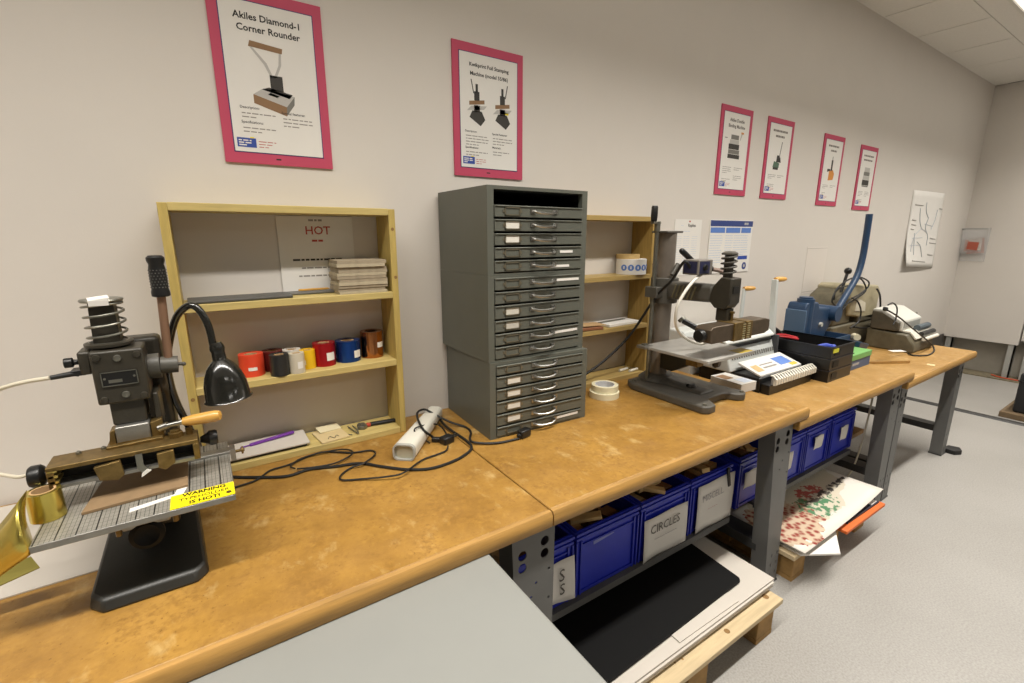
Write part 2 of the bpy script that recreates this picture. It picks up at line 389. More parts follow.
ceil = struct('ceiling', MB().box(XL, XR+.1, YF, 0, CEIL+.025, CEIL+.12), grid_m)
TX, TY = .585, .61
x0s = [6.101*.645 + TX*k for k in range(-12, 6)]
ys = [0, -.395, -.514, -1.168, -1.81, -2.42, -2.97, -3.31, -3.92, -4.53, -5.14, -5.75, YF]
lit = [(lx-.63, lx+.63, ly-.30, ly+.30) for lx, ly in LIGHTS]
tile_mb = {}
for j in range(len(ys)-1):
    y1, y0 = ys[j], ys[j+1]
    if y0 < -3.0: continue
    for k in range(len(x0s)-1):
        xa, xb = max(x0s[k], XL+.01), min(x0s[k+1], XR-.01)
        if xb-xa < .05: continue
        if j == 1: segs = [(XL+.01, XR-.01)] if k == 0 else []
        elif j == 2:  # the lamp row: tiles only between the troffers
            segs = [(xa, xb)]
            for (l0, l1, _, _) in lit[:NROW]:
                ns = []
                for a, b in segs:
                    if b <= l0 or a >= l1: ns.append((a, b))
                    else:
                        if a < l0: ns.append((a, l0))
                        if b > l1: ns.append((l1, b))
                segs = ns
        else: segs = [(xa, xb)]
        for a, b in segs:
            if b-a < .03: continue
            key = (round(b-a, 3), round(y1-y0, 3))
            if key not in tile_mb:
                o = build('ceiling_tile', MB().box(-(b-a)/2+.0045, (b-a)/2-.0045, -(y1-y0)/2+.001, (y1-y0)/2-.001, 0, .02), ceil_m, world=False, bevel=.002, seg=1)
                tile_mb[key] = o.data; o.parent = ceil
            else:
                o = bpy.data.objects.new('ceiling_tile', tile_mb[key]); COL.objects.link(o); o.parent = ceil
            o.location = Vector(((a+b)/2, (y0+y1)/2, CEIL))-ceil.location
lens = mat('lit diffuser', '#fffaf0', .5, emit=1.1)
tr_white = mat('troffer enamel', '#d8d4cb', .5)
names = ['nearest the end wall']
for i, (lx, ly) in enumerate(LIGHTS):
    cy = -.840 if ly > -2 else ly
    lab = ('recessed ceiling light close to the end wall at the top right corner' if i == NROW-1 else
           ['first', 'second', 'third', 'fourth', 'fifth', 'sixth', ''][i]+' recessed light from the left in the row above the benches' if i < NROW else ['first', 'second', 'third'][i-NROW]+' unseen recessed fill light added further back in the room')
    t = thing('ceiling_light', lab, 'ceiling light', (lx, cy, CEIL-.01), 'recessed ceiling lights')
    fr = MB()
    for b in ((-.625, .625, -.325, -.308), (-.625, .625, .308, .325), (-.625, -.615, -.308, .308), (.615, .625, -.308, .308)): fr.box(*b, 0, .03)
    build('frame', fr, tr_white, t, world=False)
    build('diffuser', MB().box(-.615, .615, -.308, .308, .012, .022), lens, t, world=False)

# dark cable cover strip across the floor
st = build('floor_strip', MB().prism([(5.035, 0), (5.105, 0), (5.095, .010), (5.045, .010)], 'y', -4.0, -.02), mat('worn dark strip', '#3b3b3a', .5, var=.5, vs_=9))
tag(st, 'dark flat cable cover strip running across the grey floor', 'cable cover')
t = thing('equipment_block', 'black box on a scrap of wood at the right edge of the floor', 'box', (5.55, -1.15, 0))
build('wooden_pad', MB().box(5.16, 5.95, -1.5, -.762, 0, .045), mat('dark scrap wood', '#7a664c', .85, var=.4, vs_=10), t, bevel=.004)
build('casing', MB().box(5.22, 5.9, -1.45, -.82, .045, .36), mat('black casing', '#1c1c1e', .6), t, bevel=.012)
build('lid_seam', MB().box(5.215, 5.905, -1.455, -.815, .295, .302), black, t)

# ================================================================== BENCHES
def ell(cx, cz, rx, rz, n=12): return [(cx+rx*math.cos(2*math.pi*i/n), cz+rz*math.sin(2*math.pi*i/n)) for i in range(n)]
def leg(parent, xt0, xt1, xb0, xb1, yf, ztop, back=False, holes=True, m=None):
    """folded steel leg: front plate with cable holes and two flanges"""
    m = m or leg_m; s = 1 if not back else -1; d = .062
    wt = xt1-xt0
    H = []
    if holes:
        for fx, dz in ((.24, .062), (.24, .096), (.76, .046), (.76, .080)):
            H.append(ell(xt0+wt*fx, ztop-dz, .0125, .0135))
        for fx, dz, r in ((.55, .155, .004), (.95, .13, .004), (.42, .19, .004), (.93, .215, .004)):
            f = dz/ztop; a = xt0+(xb0-xt0)*f; b = xt1+(xb1-xt1)*f; H.append(ell(a+(b-a)*min(fx, .88), ztop-dz, r, r, 8))
        for k in range(3):
            for fx in (.3, .75): H.append(ell(xb0+(xb1-xb0)*fx, .05+k*.045, .004, .010, 8))
    o = build('leg', MB().plate([(xt0, ztop), (xt1, ztop), (xb1, 0.004), (xb0, 0.004)], H, 'y', yf, yf+.003*s), m, parent)
    fl = MB()
    for a, b, e in ((xt0, xb0, .003), (xt1-.003, xb1-.003, .003)):
        ya, yb = sorted((yf+.003*s, yf+d*s))
        fl.hexa([(b, ya, .004), (b+e, ya, .004), (b+e, yb, .004), (b, yb, .004)], [(a, ya, ztop), (a+e, ya, ztop), (a+e, yb, ztop), (a, yb, ztop)])
    build('flange', fl, m, o)
    ft = MB().box(xb0-.004, xb1+.004, min(yf, yf+d*s)-.003, max(yf, yf+d*s)+.003, 0, .008)
    build('foot', ft, leg_d, o)
    return o
def bench(label, x0, x1, z, topm, legs, shelf=None, thick=.040, yf=-.767):
    t = thing('workbench', label, 'workbench', ((x0+x1)/2, -.38, 0))
    build('worktop', MB().box(x0, x1, yf+.014, -.004, z-thick, z), topm, t, bevel=.003)
    build('front_edge', MB().prism([(yf+.014, z-thick), (yf+.002, z-thick), (yf, z-thick+.004), (yf, z-.010), (yf+.006, z-.002), (yf+.014, z-.0003)], 'x', x0, x1), edge_m, t)
    for l in legs:
        leg(t, *l, -.745, z-thick-.002); leg(t, *l, -.02, z-thick-.002, back=True, holes=False)
        a = (l[0]*.3+l[2]*.7); b = (l[1]*.3+l[3]*.7)
        build('cross_brace', MB().box(a+.004, b-.004, -.70, -.065, .155, .195), leg_d, t)
    build('apron', MB().box(x0+.08, x1-.08, -.06, -.045, z-thick-.09, z-thick-.002), leg_d, t)
    if shelf:
        sx0, sx1 = shelf
        build('lower_shelf', MB().box(sx0, sx1, -.605, -.16, .268, .283).box(sx0, sx1, -.612, -.605, .258, .283), shelf_m, t)
    return t
Z1, Z3, Z4 = .765, .724, .682
bench('long amber workbench carrying the small foil press and lamp', -2.2, .630, Z1, bench_m, [(-2.05, -1.92, -2.03, -1.945), (.527, .655, .555, .650)], shelf=(-1.9, .50))
bench('amber workbench under the drawer cabinets, right of the seam', .634, 1.881, Z1, bench_m, [(1.685, 1.812, 1.765, 1.852)], shelf=(.665, 1.685))
bench('lower ochre workbench under the black tray stack and comb binder', 1.818, 2.985, Z3, bench_m2, [(2.80, 2.91, 2.84, 2.92)], shelf=(1.87, 2.80))
bench('lowest ochre workbench at the far end of the row', 2.925, 4.085, Z4, bench_m2, [(2.925, 3.01, 2.935, 3.01), (3.86, 3.96, 3.885, 3.965)])
fp = build('foot_pad', MB().prism([(3.975, -.72), (4.06, -.735), (4.075, -.79), (4.02, -.815), (3.975, -.79)], 'z', 0, .03), rubber, bevel=.004)
tag(fp, 'black rubber wedge on the floor beside the far bench leg', 'wedge')

# grey laminate table pushed under the front of the first bench
t = thing('grey_table', 'plain grey laminate table pushed against the front bench edge', 'table', (-.2, -1.2, 0))
build('table_top', MB().box(-.95, .455, -1.75, -.752, .694, .7242), grey_t, t, bevel=.004)
for a, b in ((-.90, -.86), (.38, .42)):
    for c, e in ((-1.70, -1.66), (-.82, -.78)): build('leg', MB().box(a, b, c, e, 0, .6935), leg_d, t, bevel=.003)

# ================================================================== POSTERS
def strips(mb, x, z, w_, n, dz, y, h=.0028, seed=0):
    rnd = random.Random(seed)
    for i in range(n):
        xx = x; end = x+w_*(1 if i < n-1 else .55)*(.86+.14*rnd.random())
        while xx < end-.004:
            l = min(.006+.016*rnd.random(), end-xx); mb.box(xx, xx+l, y-.0002, y, z-i*dz, z-i*dz+h); xx += l+.003
def poster(label, px, title, art, blocks, seed, size=(.279, .432), bottom=False, pale=False):
    a = ony(*px, 0)          # top left corner on the wall (or bottom left)
    if bottom: a.z += size[1]
    W_, H_ = size; th = .006
    t = thing('poster', label, 'poster', (a.x, 0, a.z-H_), 'pink-bordered machine posters')
    x, z0 = a.x, a.z-H_
    build('mount_board', MB().box(x, x+W_, -th, -.0005, z0, z0+H_), pink, t)
    y = -th
    mx_, mb_, mt = .026, .030, .030
    build('sheet_border', MB().box(x+mx_-.0025, x+W_-mx_+.0025, y-.0006, y, z0+mb_-.0025, z0+H_-mt+.0025), navy, t)
    sh = build('sheet', MB().box(x+mx_, x+W_-mx_, y-.0012, y-.0006, z0+mb_, z0+H_-mt), paper, t)
    y -= .0012; sw = W_-2*mx_; shh = H_-mt-mb_; sx0 = x+mx_; sz0 = z0+mb_
    P = lambda u, v: (sx0+u*sw, sz0+v*shh)
    for i, s in enumerate(title):
        c = P(.5, .905-.075*i)
        if s.startswith('*'):
            tl_ = MB(); tw = float(s[1:])*sw; strips(tl_, c[0]-tw/2, c[1]-.006, tw/.55, 1, .5, y, h=.011, seed=seed+20+i)
            build('title_line', tl_, mat('blurred title ink', '#77716a', .7), sh); continue
        sz_ = min(.0225, .88*sw/(.54*max(len(q_) for q_ in title))); text(s, sz_, (c[0], y-.0002, c[1]), ink if not pale else mat('dark grey ink', '#55504a', .7), sh, bold=.022)
    m_ids = []; mbq = MB()
    for poly, m in art:
        if m not in m_ids: m_ids.append(m)
        mbq.mi = m_ids.index(m); mbq.prism([P(*p) for p in poly], 'y', y-.0003, y)
    build('machine_picture', mbq, m_ids, sh)
    lm = MB()
    for (u, v, w_, n, head) in blocks:
        c = P(u, v)
        if head: text(head, .0095, (c[0], y-.0002, c[1]), ink, sh, align='LEFT', bold=.01)
        strips(lm, c[0]+.003, c[1]-.016, w_*sw, n, .0095, y, seed=seed*10+int(u*10+v*50))
    build('body_text', lm, ink_g, sh)
    c = P(.03, .03); build('logo_block', MB().box(c[0], c[0]+.046, y-.0003, y, c[1], c[1]+.024), ink_b, sh)
    lw = MB(); strips(lw, c[0]+.004, c[1]+.016, .034, 3, .006, y-.0003, h=.003, seed=seed+3); build('logo_text', lw, paper, sh)
    build('logo_dot', MB().box(c[0]+.032, c[0]+.042, y-.0003, y, c[1]+.024, c[1]+.027), yellow_s, sh)
    lr = MB(); strips(lr, c[0]+.052, c[1]+.016, .045, 3, .007, y, h=.0018, seed=seed+5); build('department_text', lr, ink_r, sh)
    q = MB(); strips(q, x+W_/2-.014, z0+.013, .028, 1, .01, -th, h=.004, seed=seed+9); build('catalogue_mark', q, ink, t)
    return t
def rectp(u0, u1, v0, v1): return [(u0, v0), (u1, v0), (u1, v1), (u0, v1)]
lt = mat('print light grey', '#b6b3ae', .7); dk = mat('print dark', '#3a3733', .7); mg = mat('print mid grey', '#77756f', .7); br = mat('print brown', '#8a6a4a', .7)
art1 = [([(.26, .715), (.62, .70), (.63, .735), (.28, .755)], br), ([(.27, .715), (.30, .715), (.44, .62), (.50, .53), (.47, .53), (.41, .61)], lt),
        ([(.585, .70), (.61, .70), (.60, .62), (.535, .53), (.505, .53), (.57, .62)], lt), (rectp(.46, .60, .44, .545), dk),
        ([(.36, .44), (.66, .40), (.70, .43), (.44, .46)], dk), ([(.26, .40), (.62, .34), (.72, .42), (.38, .45)], lt), ([(.26, .34), (.61, .275), (.62, .34), (.26, .40)], br), ([(.61, .275), (.71, .36), (.72, .42), (.62, .34)], mg),
        ([(.42, .41), (.52, .395), (.55, .41), (.45, .425)], dk)]
def press_art(cx, fl):
    s = fl
    return [(rectp(cx-.045, cx+.045, .60, .68), dk), (rectp(cx-.02, cx+.02, .67, .745), dk), ([(cx-.06*s, .66), (cx-.045*s, .66), (cx-.085*s, .78), (cx-.10*s, .78)], dk),
            ([(cx-.13, .555), (cx+.13, .58), (cx+.13, .615), (cx-.13, .59)], br), ([(cx-.17, .505), (cx+.12, .53), (cx+.17, .565), (cx-.10, .55)], lt),
            (rectp(cx-.05, cx+.05, .50, .56), dk), ([(cx-.13, .45), (cx+.06, .38), (cx+.14, .44), (cx+.08, .51), (cx-.08, .51)], dk)]
art2 = press_art(.28, 1)+press_art(.73, -1)+[(rectp(.70, .84, .515, .535), yellow_s)]
art3 = [(rectp(.32, .62, .66, .72), mg), (rectp(.28, .64, .60, .655), lt), (rectp(.25, .66, .53, .60), dk), (rectp(.25, .68, .47, .525), mg), (rectp(.24, .70, .41, .465), dk), ([(.66, .66), (.69, .66), (.76, .75), (.72, .76)], lt), (rectp(.70, .80, .745, .77), orange_i), (rectp(.08, .18, .665, .675), mg)]
art4 = [([(.53, .52), (.56, .52), (.63, .76), (.60, .76)], mg), ([(.42, .46), (.64, .46), (.60, .53), (.52, .56), (.44, .56)], dk), ([(.28, .38), (.56, .38), (.58, .45), (.32, .47)], green_i), (rectp(.30, .54, .35, .385), dk)]
art5 = [(rectp(.46, .55, .50, .68), dk), (rectp(.49, .52, .67, .74), mg), ([(.25, .48), (.45, .50), (.44, .53), (.27, .53)], dk), ([(.36, .34), (.66, .36), (.70, .46), (.60, .52), (.38, .50)], orange_i)]
art6 = [(rectp(.33, .70, .62, .70), lt), (rectp(.30, .72, .55, .62), mg), (rectp(.28, .74, .48, .545), lt), (rectp(.26, .74, .38, .475), dk), (rectp(.28, .72, .35, .375), mg)]
poster('pink-bordered poster titled Akiles Diamond-1 Corner Rounder', (225.7, 161.7), ['Akiles Diamond-1', 'Corner Rounder'], art1,
       [(.10, .305, .38, 2, 'Description:'), (.55, .295, .36, 3, 'Special features:'), (.10, .205, .40, 2, 'Specifications:')], 1, size=(.277, .430), bottom=True)
poster('pink-bordered poster titled Kwikprint Foil Stamping Machine above the cabinets', (450.7, 38.7), ['Kwikprint Foil Stamping', 'Machine (model 55/86)'], art2,
       [(.07, .325, .40, 4, 'Description:'), (.54, .325, .38, 3, 'Special Features:'), (.07, .18, .40, 2, 'Specifications:'), (.54, .20, .32, 2, 'Materials:')], 2, size=(.284, .424))
poster('pink-bordered poster of a grey binding machine, left of the far four', (721.6, 103.5), ['Akiles Double', 'Binding Machine'], art3,
       [(.08, .33, .36, 4, ''), (.52, .33, .38, 2, ''), (.08, .17, .36, 2, ''), (.52, .22, .34, 3, '')], 3, size=(.279, .432), pale=True)
poster('pink-bordered poster of a tall lever press, second of the far four', (768.3, 115.9), ['*.72', '*.45'], art4,
       [(.10, .31, .36, 3, ''), (.54, .31, .34, 2, ''), (.10, .17, .36, 3, '')], 4, size=(.279, .432), pale=True)
poster('pink-bordered poster showing an orange machine, third of the far four', (824.7, 133.2), ['*.68', '*.36'], art5,
       [(.10, .30, .34, 3, ''), (.54, .30, .34, 2, ''), (.10, .17, .24, 2, '')], 5, size=(.279, .432), pale=True)
poster('pink-bordered poster of a stacked grey machine, nearest the end wall', (861.2, 144.5), ['*.72', '*.66'], art6,
       [(.10, .30, .34, 4, ''), (.54, .30, .34, 4, ''), (.10, .15, .34, 3, '')], 6, size=(.279, .432), pale=True)

# loose sheets on the wall
a = ony(675, 219, 0); t = thing('wall_notice', 'white printed notice behind the second foil press column', 'notice', (a.x, 0, a.z-.28))
build('sheet', MB().box(a.x, a.x+.216, -.002, -.0005, a.z-.28, a.z), paper, t)
text('Replies', .022, (a.x+.135, -.0023, a.z-.030), ink, t, bold=.01)
q = MB(); strips(q, a.x+.05, a.z-.032, .035, 1, .01, -.002, seed=4); strips(q, a.x+.06, a.z-.06, .12, 1, .01, -.002, seed=5)
for i, (u, n) in enumerate(((.015, 17), (.075, 17), (.14, 17))): strips(q, a.x+u, a.z-.085, .05, n, .011, -.002, seed=40+i, h=.002)
build('text_lines', q, ink_pale, t); build('red_stamp', MB().box(a.x+.11, a.x+.122, -.0023, -.002, a.z-.014, a.z-.006), ink_r, t)
a = ony(711, 219.5, -.004); W_, H_ = .40, .285
t = thing('wall_chart', 'white chart with blue header bars behind the press spring', 'chart', (a.x, 0, a.z-H_))
build('sheet', MB().box(a.x, a.x+W_, -.004, -.0005, a.z-H_, a.z), paper, t)
q = MB().box(a.x+.002, a.x+W_-.001, -.0046, -.004, a.z-.034, a.z-.003); build('header_bar', q, mat('navy print', '#33447f', .5), t)
q = MB(); strips(q, a.x+W_-.085, a.z-.024, .075, 1, .01, -.0046, h=.012, seed=9); build('header_text', q, lt, t)
for u0, u1 in ((.006, .135), (.145, .28), (.29, .385)): build('column_header', MB().box(a.x+u0, a.x+u1, -.0046, -.004, a.z-.068, a.z-.040), ink_lb, t)
q = MB()
for i, u in enumerate((.008, .145, .225, .295)): strips(q, a.x+u, a.z-.085, .075 if i else .115, 13 if i < 3 else 9, .013, -.004, seed=60+i, h=.004)
build('table_text', q, ink_pale, t)
build('note_bar', MB().box(a.x+.28, a.x+.375, -.0046, -.004, a.z-.215, a.z-.195), ink_b, t)
build('round_seal', MB().cyl((a.x+.352, -.004, a.z-.252), (a.x+.352, -.0047, a.z-.252), .021, n=20), mat('seal blue', '#3b4a82', .5), t)
build('seal_core', MB().cyl((a.x+.352, -.0047, a.z-.252), (a.x+.352, -.0051, a.z-.252), .009, n=12), lt, t)
a = ony(808, 247, 0); faint_g = mat('faint grey', '#b3ada6', .7)
t = thing('clear_sleeve', 'faint clear plastic sleeve on the wall left of the blue press', 'sleeve', (a.x-.01, 0, a.z-.31))
build('sleeve', MB().box(a.x-.005, a.x+.275, -.0018, -.0004, a.z-.31, a.z), mat('sleeve film', '#d9d2ca', .3), t)
build('edge_line', MB().box(a.x-.005, a.x+.275, -.0022, -.0018, a.z-.012, a.z-.009), faint_g, t)
build('edge_line', MB().box(a.x-.005, a.x+.275, -.0022, -.0018, a.z-.30, a.z-.296), faint_g, t)

# hand-drawn diagram, lower left corner lifted from the wall
tl, tr, brr, bl = ony(914, 190, -.003), ony(945, 193.5, -.003), ony(932, 268, -.003), ony(901.5, 266, -.003)
G = 14; V = []
for j in range(G+1):
    for i in range(G+1):
        u, v = i/G, j/G
        p = (tl*(1-u)+tr*u)*(1-v)+(bl*(1-u)+brr*u)*v
        p.y = -.003-.032*max(0, v-.45)**2*4*(1-u)*.9-.006*math.sin(u*3.1)
        V.append(p)
t = thing('diagram_sheet', 'large white sheet with a hand-drawn diagram near the corner', 'drawing', (tl.x, 0, bl.z))
o = build('sheet', MB().add(V, [(j*(G+1)+i, j*(G+1)+i+1, (j+1)*(G+1)+i+1, (j+1)*(G+1)+i) for j in range(G) for i in range(G)]), paper, t)
s = o.modifiers.new('thickness', 'SOLIDIFY'); s.thickness = .001
def dia(u, v):
    p = (tl*(1-u)+tr*u)*(1-v)+(bl*(1-u)+brr*u)*v
    p.y = -.005-.032*max(0, v-.45)**2*4*(1-u)*.9-.006*math.sin(u*3.1); return p
q = MB()
for pts in ([(.42, .14), (.44, .25), (.55, .34)], [(.82, .22), (.78, .36), (.70, .48)], [(.25, .22), (.30, .38), (.38, .48)], [(.38, .48), (.60, .55), (.62, .70)], [(.30, .66), (.42, .72), (.50, .86)],
            [(.12, .80), (.20, .60), (.38, .48)], [(.46, .42), (.75, .44)], [(.55, .34), (.5, .46), (.6, .55)], [(.15, .62), (.45, .60)], [(.10, .72), (.42, .70)], [(.20, .55), (.22, .84)]):
    q.tube([dia(*p) for p in pts], .0026, n=5, smooth=5)
build('pencil_drawing', q, mat('pencil', '#bcc0c6', .8), t)
q = MB()
for (u, v, l) in ((.10, .18, .22), (.88, .20, .10), (.08, .38, .1), (.08, .44, .12), (.08, .50, .08), (.72, .60, .18), (.72, .66, .24), (.70, .82, .2), (.18, .92, .45)):
    q.tube([dia(u, v), dia(min(u+l, .99), v+.004)], .0045, n=5)
build('handwriting', q, mat('soft pencil', '#b0aca8', .8), t)

# acrylic leaflet pocket on the end wall
t = thing('leaflet_holder', 'clear acrylic pocket with red leaflets on the end wall', 'leaflet holder', (XR, -.1, 1.13))
ya, yb, za, zb = -.195, -.005, 1.145, 1.475
build('back_plate', MB().box(XR-.006, XR-.002, ya, yb, za, zb), acrylic, t)
q = MB().hexa([(XR-.045, ya, za+.08), (XR-.041, ya, za+.08), (XR-.041, yb, za+.08), (XR-.045, yb, za+.08)], [(XR-.105, ya, zb-.01), (XR-.101, ya, zb-.01), (XR-.101, yb, zb-.01), (XR-.105, yb, zb-.01)])
build('front_plate', q, acrylic, t)
q = MB()
for yy in (ya, yb-.003): q.prism([(XR-.006, za), (XR-.045, za+.08), (XR-.103, zb-.01), (XR-.006, zb)], 'y', yy, yy+.003)
build('side_plate', q, acrylic, t)
build('rim', MB().box(XR-.108, XR-.004, ya-.002, ya+.003, zb-.014, zb-.006).box(XR-.108, XR-.102, ya, yb, zb-.014, zb-.006).box(XR-.108, XR-.004, yb-.003, yb+.002, zb-.014, zb-.006), mat('acrylic edge', '#8d8a86', .3), t)
cols = ['#c08070', '#d7cfc6', '#c98a78', '#e0d8d0', '#b9604c']
for i in range(5):
    lf = build('leaflet', MB().obox((XR-.035-.009*i, -.10+.012*(i % 3-1), 1.30+.008*(i % 2)), (.002, .13-.012*i, .15-.018*i), (.12*(i-2)*.4, -.17, 0)), mat('leaflet %d' % i, cols[i], .6))
    tag(lf, ['deep red', 'off-white', 'salmon', 'pale', 'brick red'][i]+' leaflet in the acrylic pocket on the end wall', 'leaflet', 'leaflets in the pocket')

# ================================================================== BOOKCASES
def bookcase(label, x0, x1, shelves, ph, pv, ztop=1.485, dep=.125, botz=Z1):
    t = thing('bookcase', label, 'bookcase', ((x0+x1)/2, -dep/2, botz))
    T = .020
    build('side_panel', MB().box(x0, x0+T, -dep, -.004, botz, ztop-.001), pv, t, bevel=.0015)
    build('side_panel', MB().box(x1-T, x1, -dep, -.004, botz, ztop-.001), pv, t, bevel=.0015)
    build('top_board', MB().box(x0+T, x1-T, -dep, -.004, ztop-.020, ztop), ph, t, bevel=.0015)
    for z in shelves: build('shelf', MB().box(x0+T, x1-T, -dep-.001, -.004, z-.020, z), ph, t, bevel=.0015)
    build('bottom_board', MB().box(x0+T, x1-T, -dep, -.004, botz, botz+.020), ph, t, bevel=.0015)
    for (xx, zz) in ((x1-T/2, ztop-.06), (x1-T/2+.002, 1.28), (x0+T/2, .99)): build('knot', MB().cyl((xx, -dep-.0006, zz), (xx, -dep+.001, zz), .005, n=10), knot_m, t)
    return t
SA, SB = 1.236, 1.018
bookcase('pale pine bookcase holding foil rolls behind the gooseneck lamp', -.067, .512, (SA, SB), pine_m, pine_v)
bookcase('darker pine bookcase between the drawer cabinets and second press', 1.118, 1.700, (1.238, 1.015), pine2, pine2v)
e_ = .0012
# HOT notice
a = ony(275, 214, -.004)
t = thing('hot_notice', 'white notice with red HOT lettering inside the pine bookcase', 'notice', (a.x, -.003, SA))
build('sheet', MB().box(a.x, a.x+.216, -.0045, -.003, SA+.002, 1.462), paper, t)
text('HOT', .034, (a.x+.112, -.0048, 1.462-.042), ink_r, t, bold=.01)
for (w_, dz, hh, m_, nm) in ((.045, .014, .006, ink_g, 'heading_line'), (.034, .074, .006, ink_r, 'red_line'), (.150, .130, .0055, ink, 'text_line'), (.105, .154, .0045, ink_g, 'text_line'), (.125, .178, .0045, ink_g, 'text_line')):
    q = MB(); strips(q, a.x+.110-w_/2, 1.462-dz, w_/.55, 1, .1, -.0045, h=hh, seed=int(w_*1000)); build(nm, q, m_, t)
# chipboard stack
ORD = ['lowest', 'second', 'third', 'fourth', 'fifth', 'sixth', 'seventh', 'eighth', 'ninth', 'tenth', 'topmost']
zz = SA+.0006; rnd = random.Random(3)
for i in range(11):
    h = .0068+.003*rnd.random(); dx = rnd.uniform(-.003, .003)
    o = build('chipboard_sheet', MB().box(.334+dx, .478+dx+rnd.uniform(-.003, .003), -.118+rnd.uniform(-.004, .003), -.012, zz, zz+h), chip_m if i % 3 else mat('pale chipboard', '#bdb095', .85, var=.2, vs_=40))
    tag(o, ORD[i]+' chipboard sheet from the bottom of the upper shelf stack', 'chipboard', 'chipboard stack on the upper shelf'); zz += h+.0004
# thin dark trays on the upper shelf
o = build('flat_plate', MB().obox((.085, -.068, SA+.0045), (.245, .10, .007), (0, 0, .02)), mat('dark grey plate', '#4c4b47', .5), bevel=.002); tag(o, 'dark grey flat plate at the left of the upper pine shelf', 'plate')
o = build('flat_plate', MB().obox((.225, -.085, SA+.004), (.215, .055, .006), (0, 0, .01)), mat('slate plate', '#63625d', .5), bevel=.002)
o.location.x += .0; tag(o, 'thin slate grey plate beside the darker plate on the upper shelf', 'plate')
o.location = (.262, -.088, SA+.0005+.0)
bpy.data.objects[o.name].location.x = .315-.09; o.location = (.325-.07, -.030, SA+.0008)
o = build('pencil', MB().cyl((.235, -.045, SA+.013), (.315, -.042, SA+.013), .0035, n=6).cyl((.315, -.042, SA+.013), (.325, -.0417, SA+.013), .0035, .0005, n=6), hwood); tag(o, 'yellow wooden pencil lying on the upper pine shelf', 'pencil')
# foil rolls
def roll(px, dpx, hh, colr, label, metal=0, core=cardb, tapew=None, rough=.35, yfix=None):
    p = onz(px[0], px[1], SB); d = (p-CAM).length
    r = dpx*d/FPX/2*.90
    c = Vector((p.x, p.y, 0)); dirv = Vector((c.x-CAM.x, c.y-CAM.y, 0)).normalized(); c = c+dirv*r
    c.y = min(max(c.y, -.125+r*.2), -.006-r)
    t = thing('foil_roll', label, 'foil roll', (c.x, c.y, SB+.0005), 'foil rolls on the middle shelf')
    z = SB+.0005
    build('foil', MB().lathe([(r*.56, z), (r, z), (r, z+hh), (r*.56, z+hh)], (c.x, c.y, 0), n=28, closed=True), mat('foil '+colr, colr, rough, metal=metal), t)
    build('core', MB().lathe([(r*.42, z+.0005), (r*.56, z+.0005), (r*.56, z+hh-.002), (r*.42, z+hh-.002)], (c.x, c.y, 0), n=24, closed=True), core, t)
    if tapew is not None:
        a0, z0, z1, da = tapew; q = MB(); base = math.atan2(-dirv.y, -dirv.x); n = 5
        for i in range(n):
            t0, t1 = base+a0+da*i/n, base+a0+da*(i+1)/n; ro = r+.0008
            q.add([(c.x+ro*math.cos(t0), c.y+ro*math.sin(t0), z+hh*z0), (c.x+ro*math.cos(t1), c.y+ro*math.sin(t1), z+hh*z0), (c.x+ro*math.cos(t1), c.y+ro*math.sin(t1), z+hh*z1), (c.x+ro*math.cos(t0), c.y+ro*math.sin(t0), z+hh*z1)], [(0, 1, 2, 3)])
        build('tape_tab', q, paper, t)
    return t
roll((253.5, 377.5), 22, .062, '#d8452a', 'orange-red foil roll at the left of the middle shelf', tapew=(-.3, .3, .45, .7))
roll((274, 371), 19, .058, '#5e1d1a', 'maroon foil roll behind the black roll on the middle shelf')
roll((281, 376.8), 18, .060, '#262626', 'small black foil roll at the front of the middle shelf')
roll((293.5, 370), 17, .058, '#cfcac0', 'white roll behind the cream roll on the middle shelf')
roll((298, 374), 15, .058, '#c8c0ac', 'cream foil roll with white tape between black and yellow rolls', tapew=(.1, .25, .6, .7))
roll((309, 369.5), 14.5, .056, '#e3b51d', 'yellow foil roll beside the cream roll on the middle shelf', tapew=(-.9, .25, .5, .6))
roll((325.5, 367), 22, .070, '#a81620', 'red foil roll with a white tab beside the blue roll', metal=.5, rough=.28, tapew=(.2, .25, .6, .8))
roll((349, 363), 25, .066, '#1d4590', 'metallic blue foil roll with a white tab on the middle shelf', metal=.7, rough=.22, tapew=(.5, .2, .55, .7))
roll((372, 358), 23, .085, '#b5764a', 'tall shiny copper foil roll at the right of the shelf', metal=1, rough=.16, core=black, tapew=(.5, .4, .6, .7))
# bottom board of bookcase 1
BZ = Z1+.020
o = build('white_board', MB().obox((.095, -.066, BZ+.014), (.235, .10, .004), (.05, 0, .02)), paper2, bevel=.0005); tag(o, 'pale board strip lying on the bottom of the pine bookcase', 'board')
o = build('dark_strip', MB().obox((.085, -.062, BZ+.005), (.24, .09, .009), (0, 0, .02)), mat('dark bar', '#3a352e', .6)); tag(o, 'dark bar beneath the pale board in the pine bookcase', 'bar')
o = build('purple_knife', MB().obox((.120, -.045, BZ+.0225), (.125, .011, .007), (0, -.04, .16)).obox((.048, -.0565, BZ+.0195), (.03, .005, .003), (0, -.04, .16)), mat('purple plastic', '#6a2a94', .3), bevel=.003); tag(o, 'purple plastic knife lying on the pale board', 'knife')
o = build('card', MB().obox((.282, -.070, BZ+.003), (.085, .10, .004), (0, 0, .12)), mat('kraft card', '#cdb88a', .7)); tag(o, 'kraft card with a pencil scribble in the pine bookcase', 'card')
o = build('paper_scrap', MB().obox((.285, -.030, BZ+.010), (.07, .035, .004), (.2, .06, .2)), mat('cream scrap', '#d8cdaa', .7)); tag(o, 'crumpled cream paper scrap on the kraft card', 'paper')
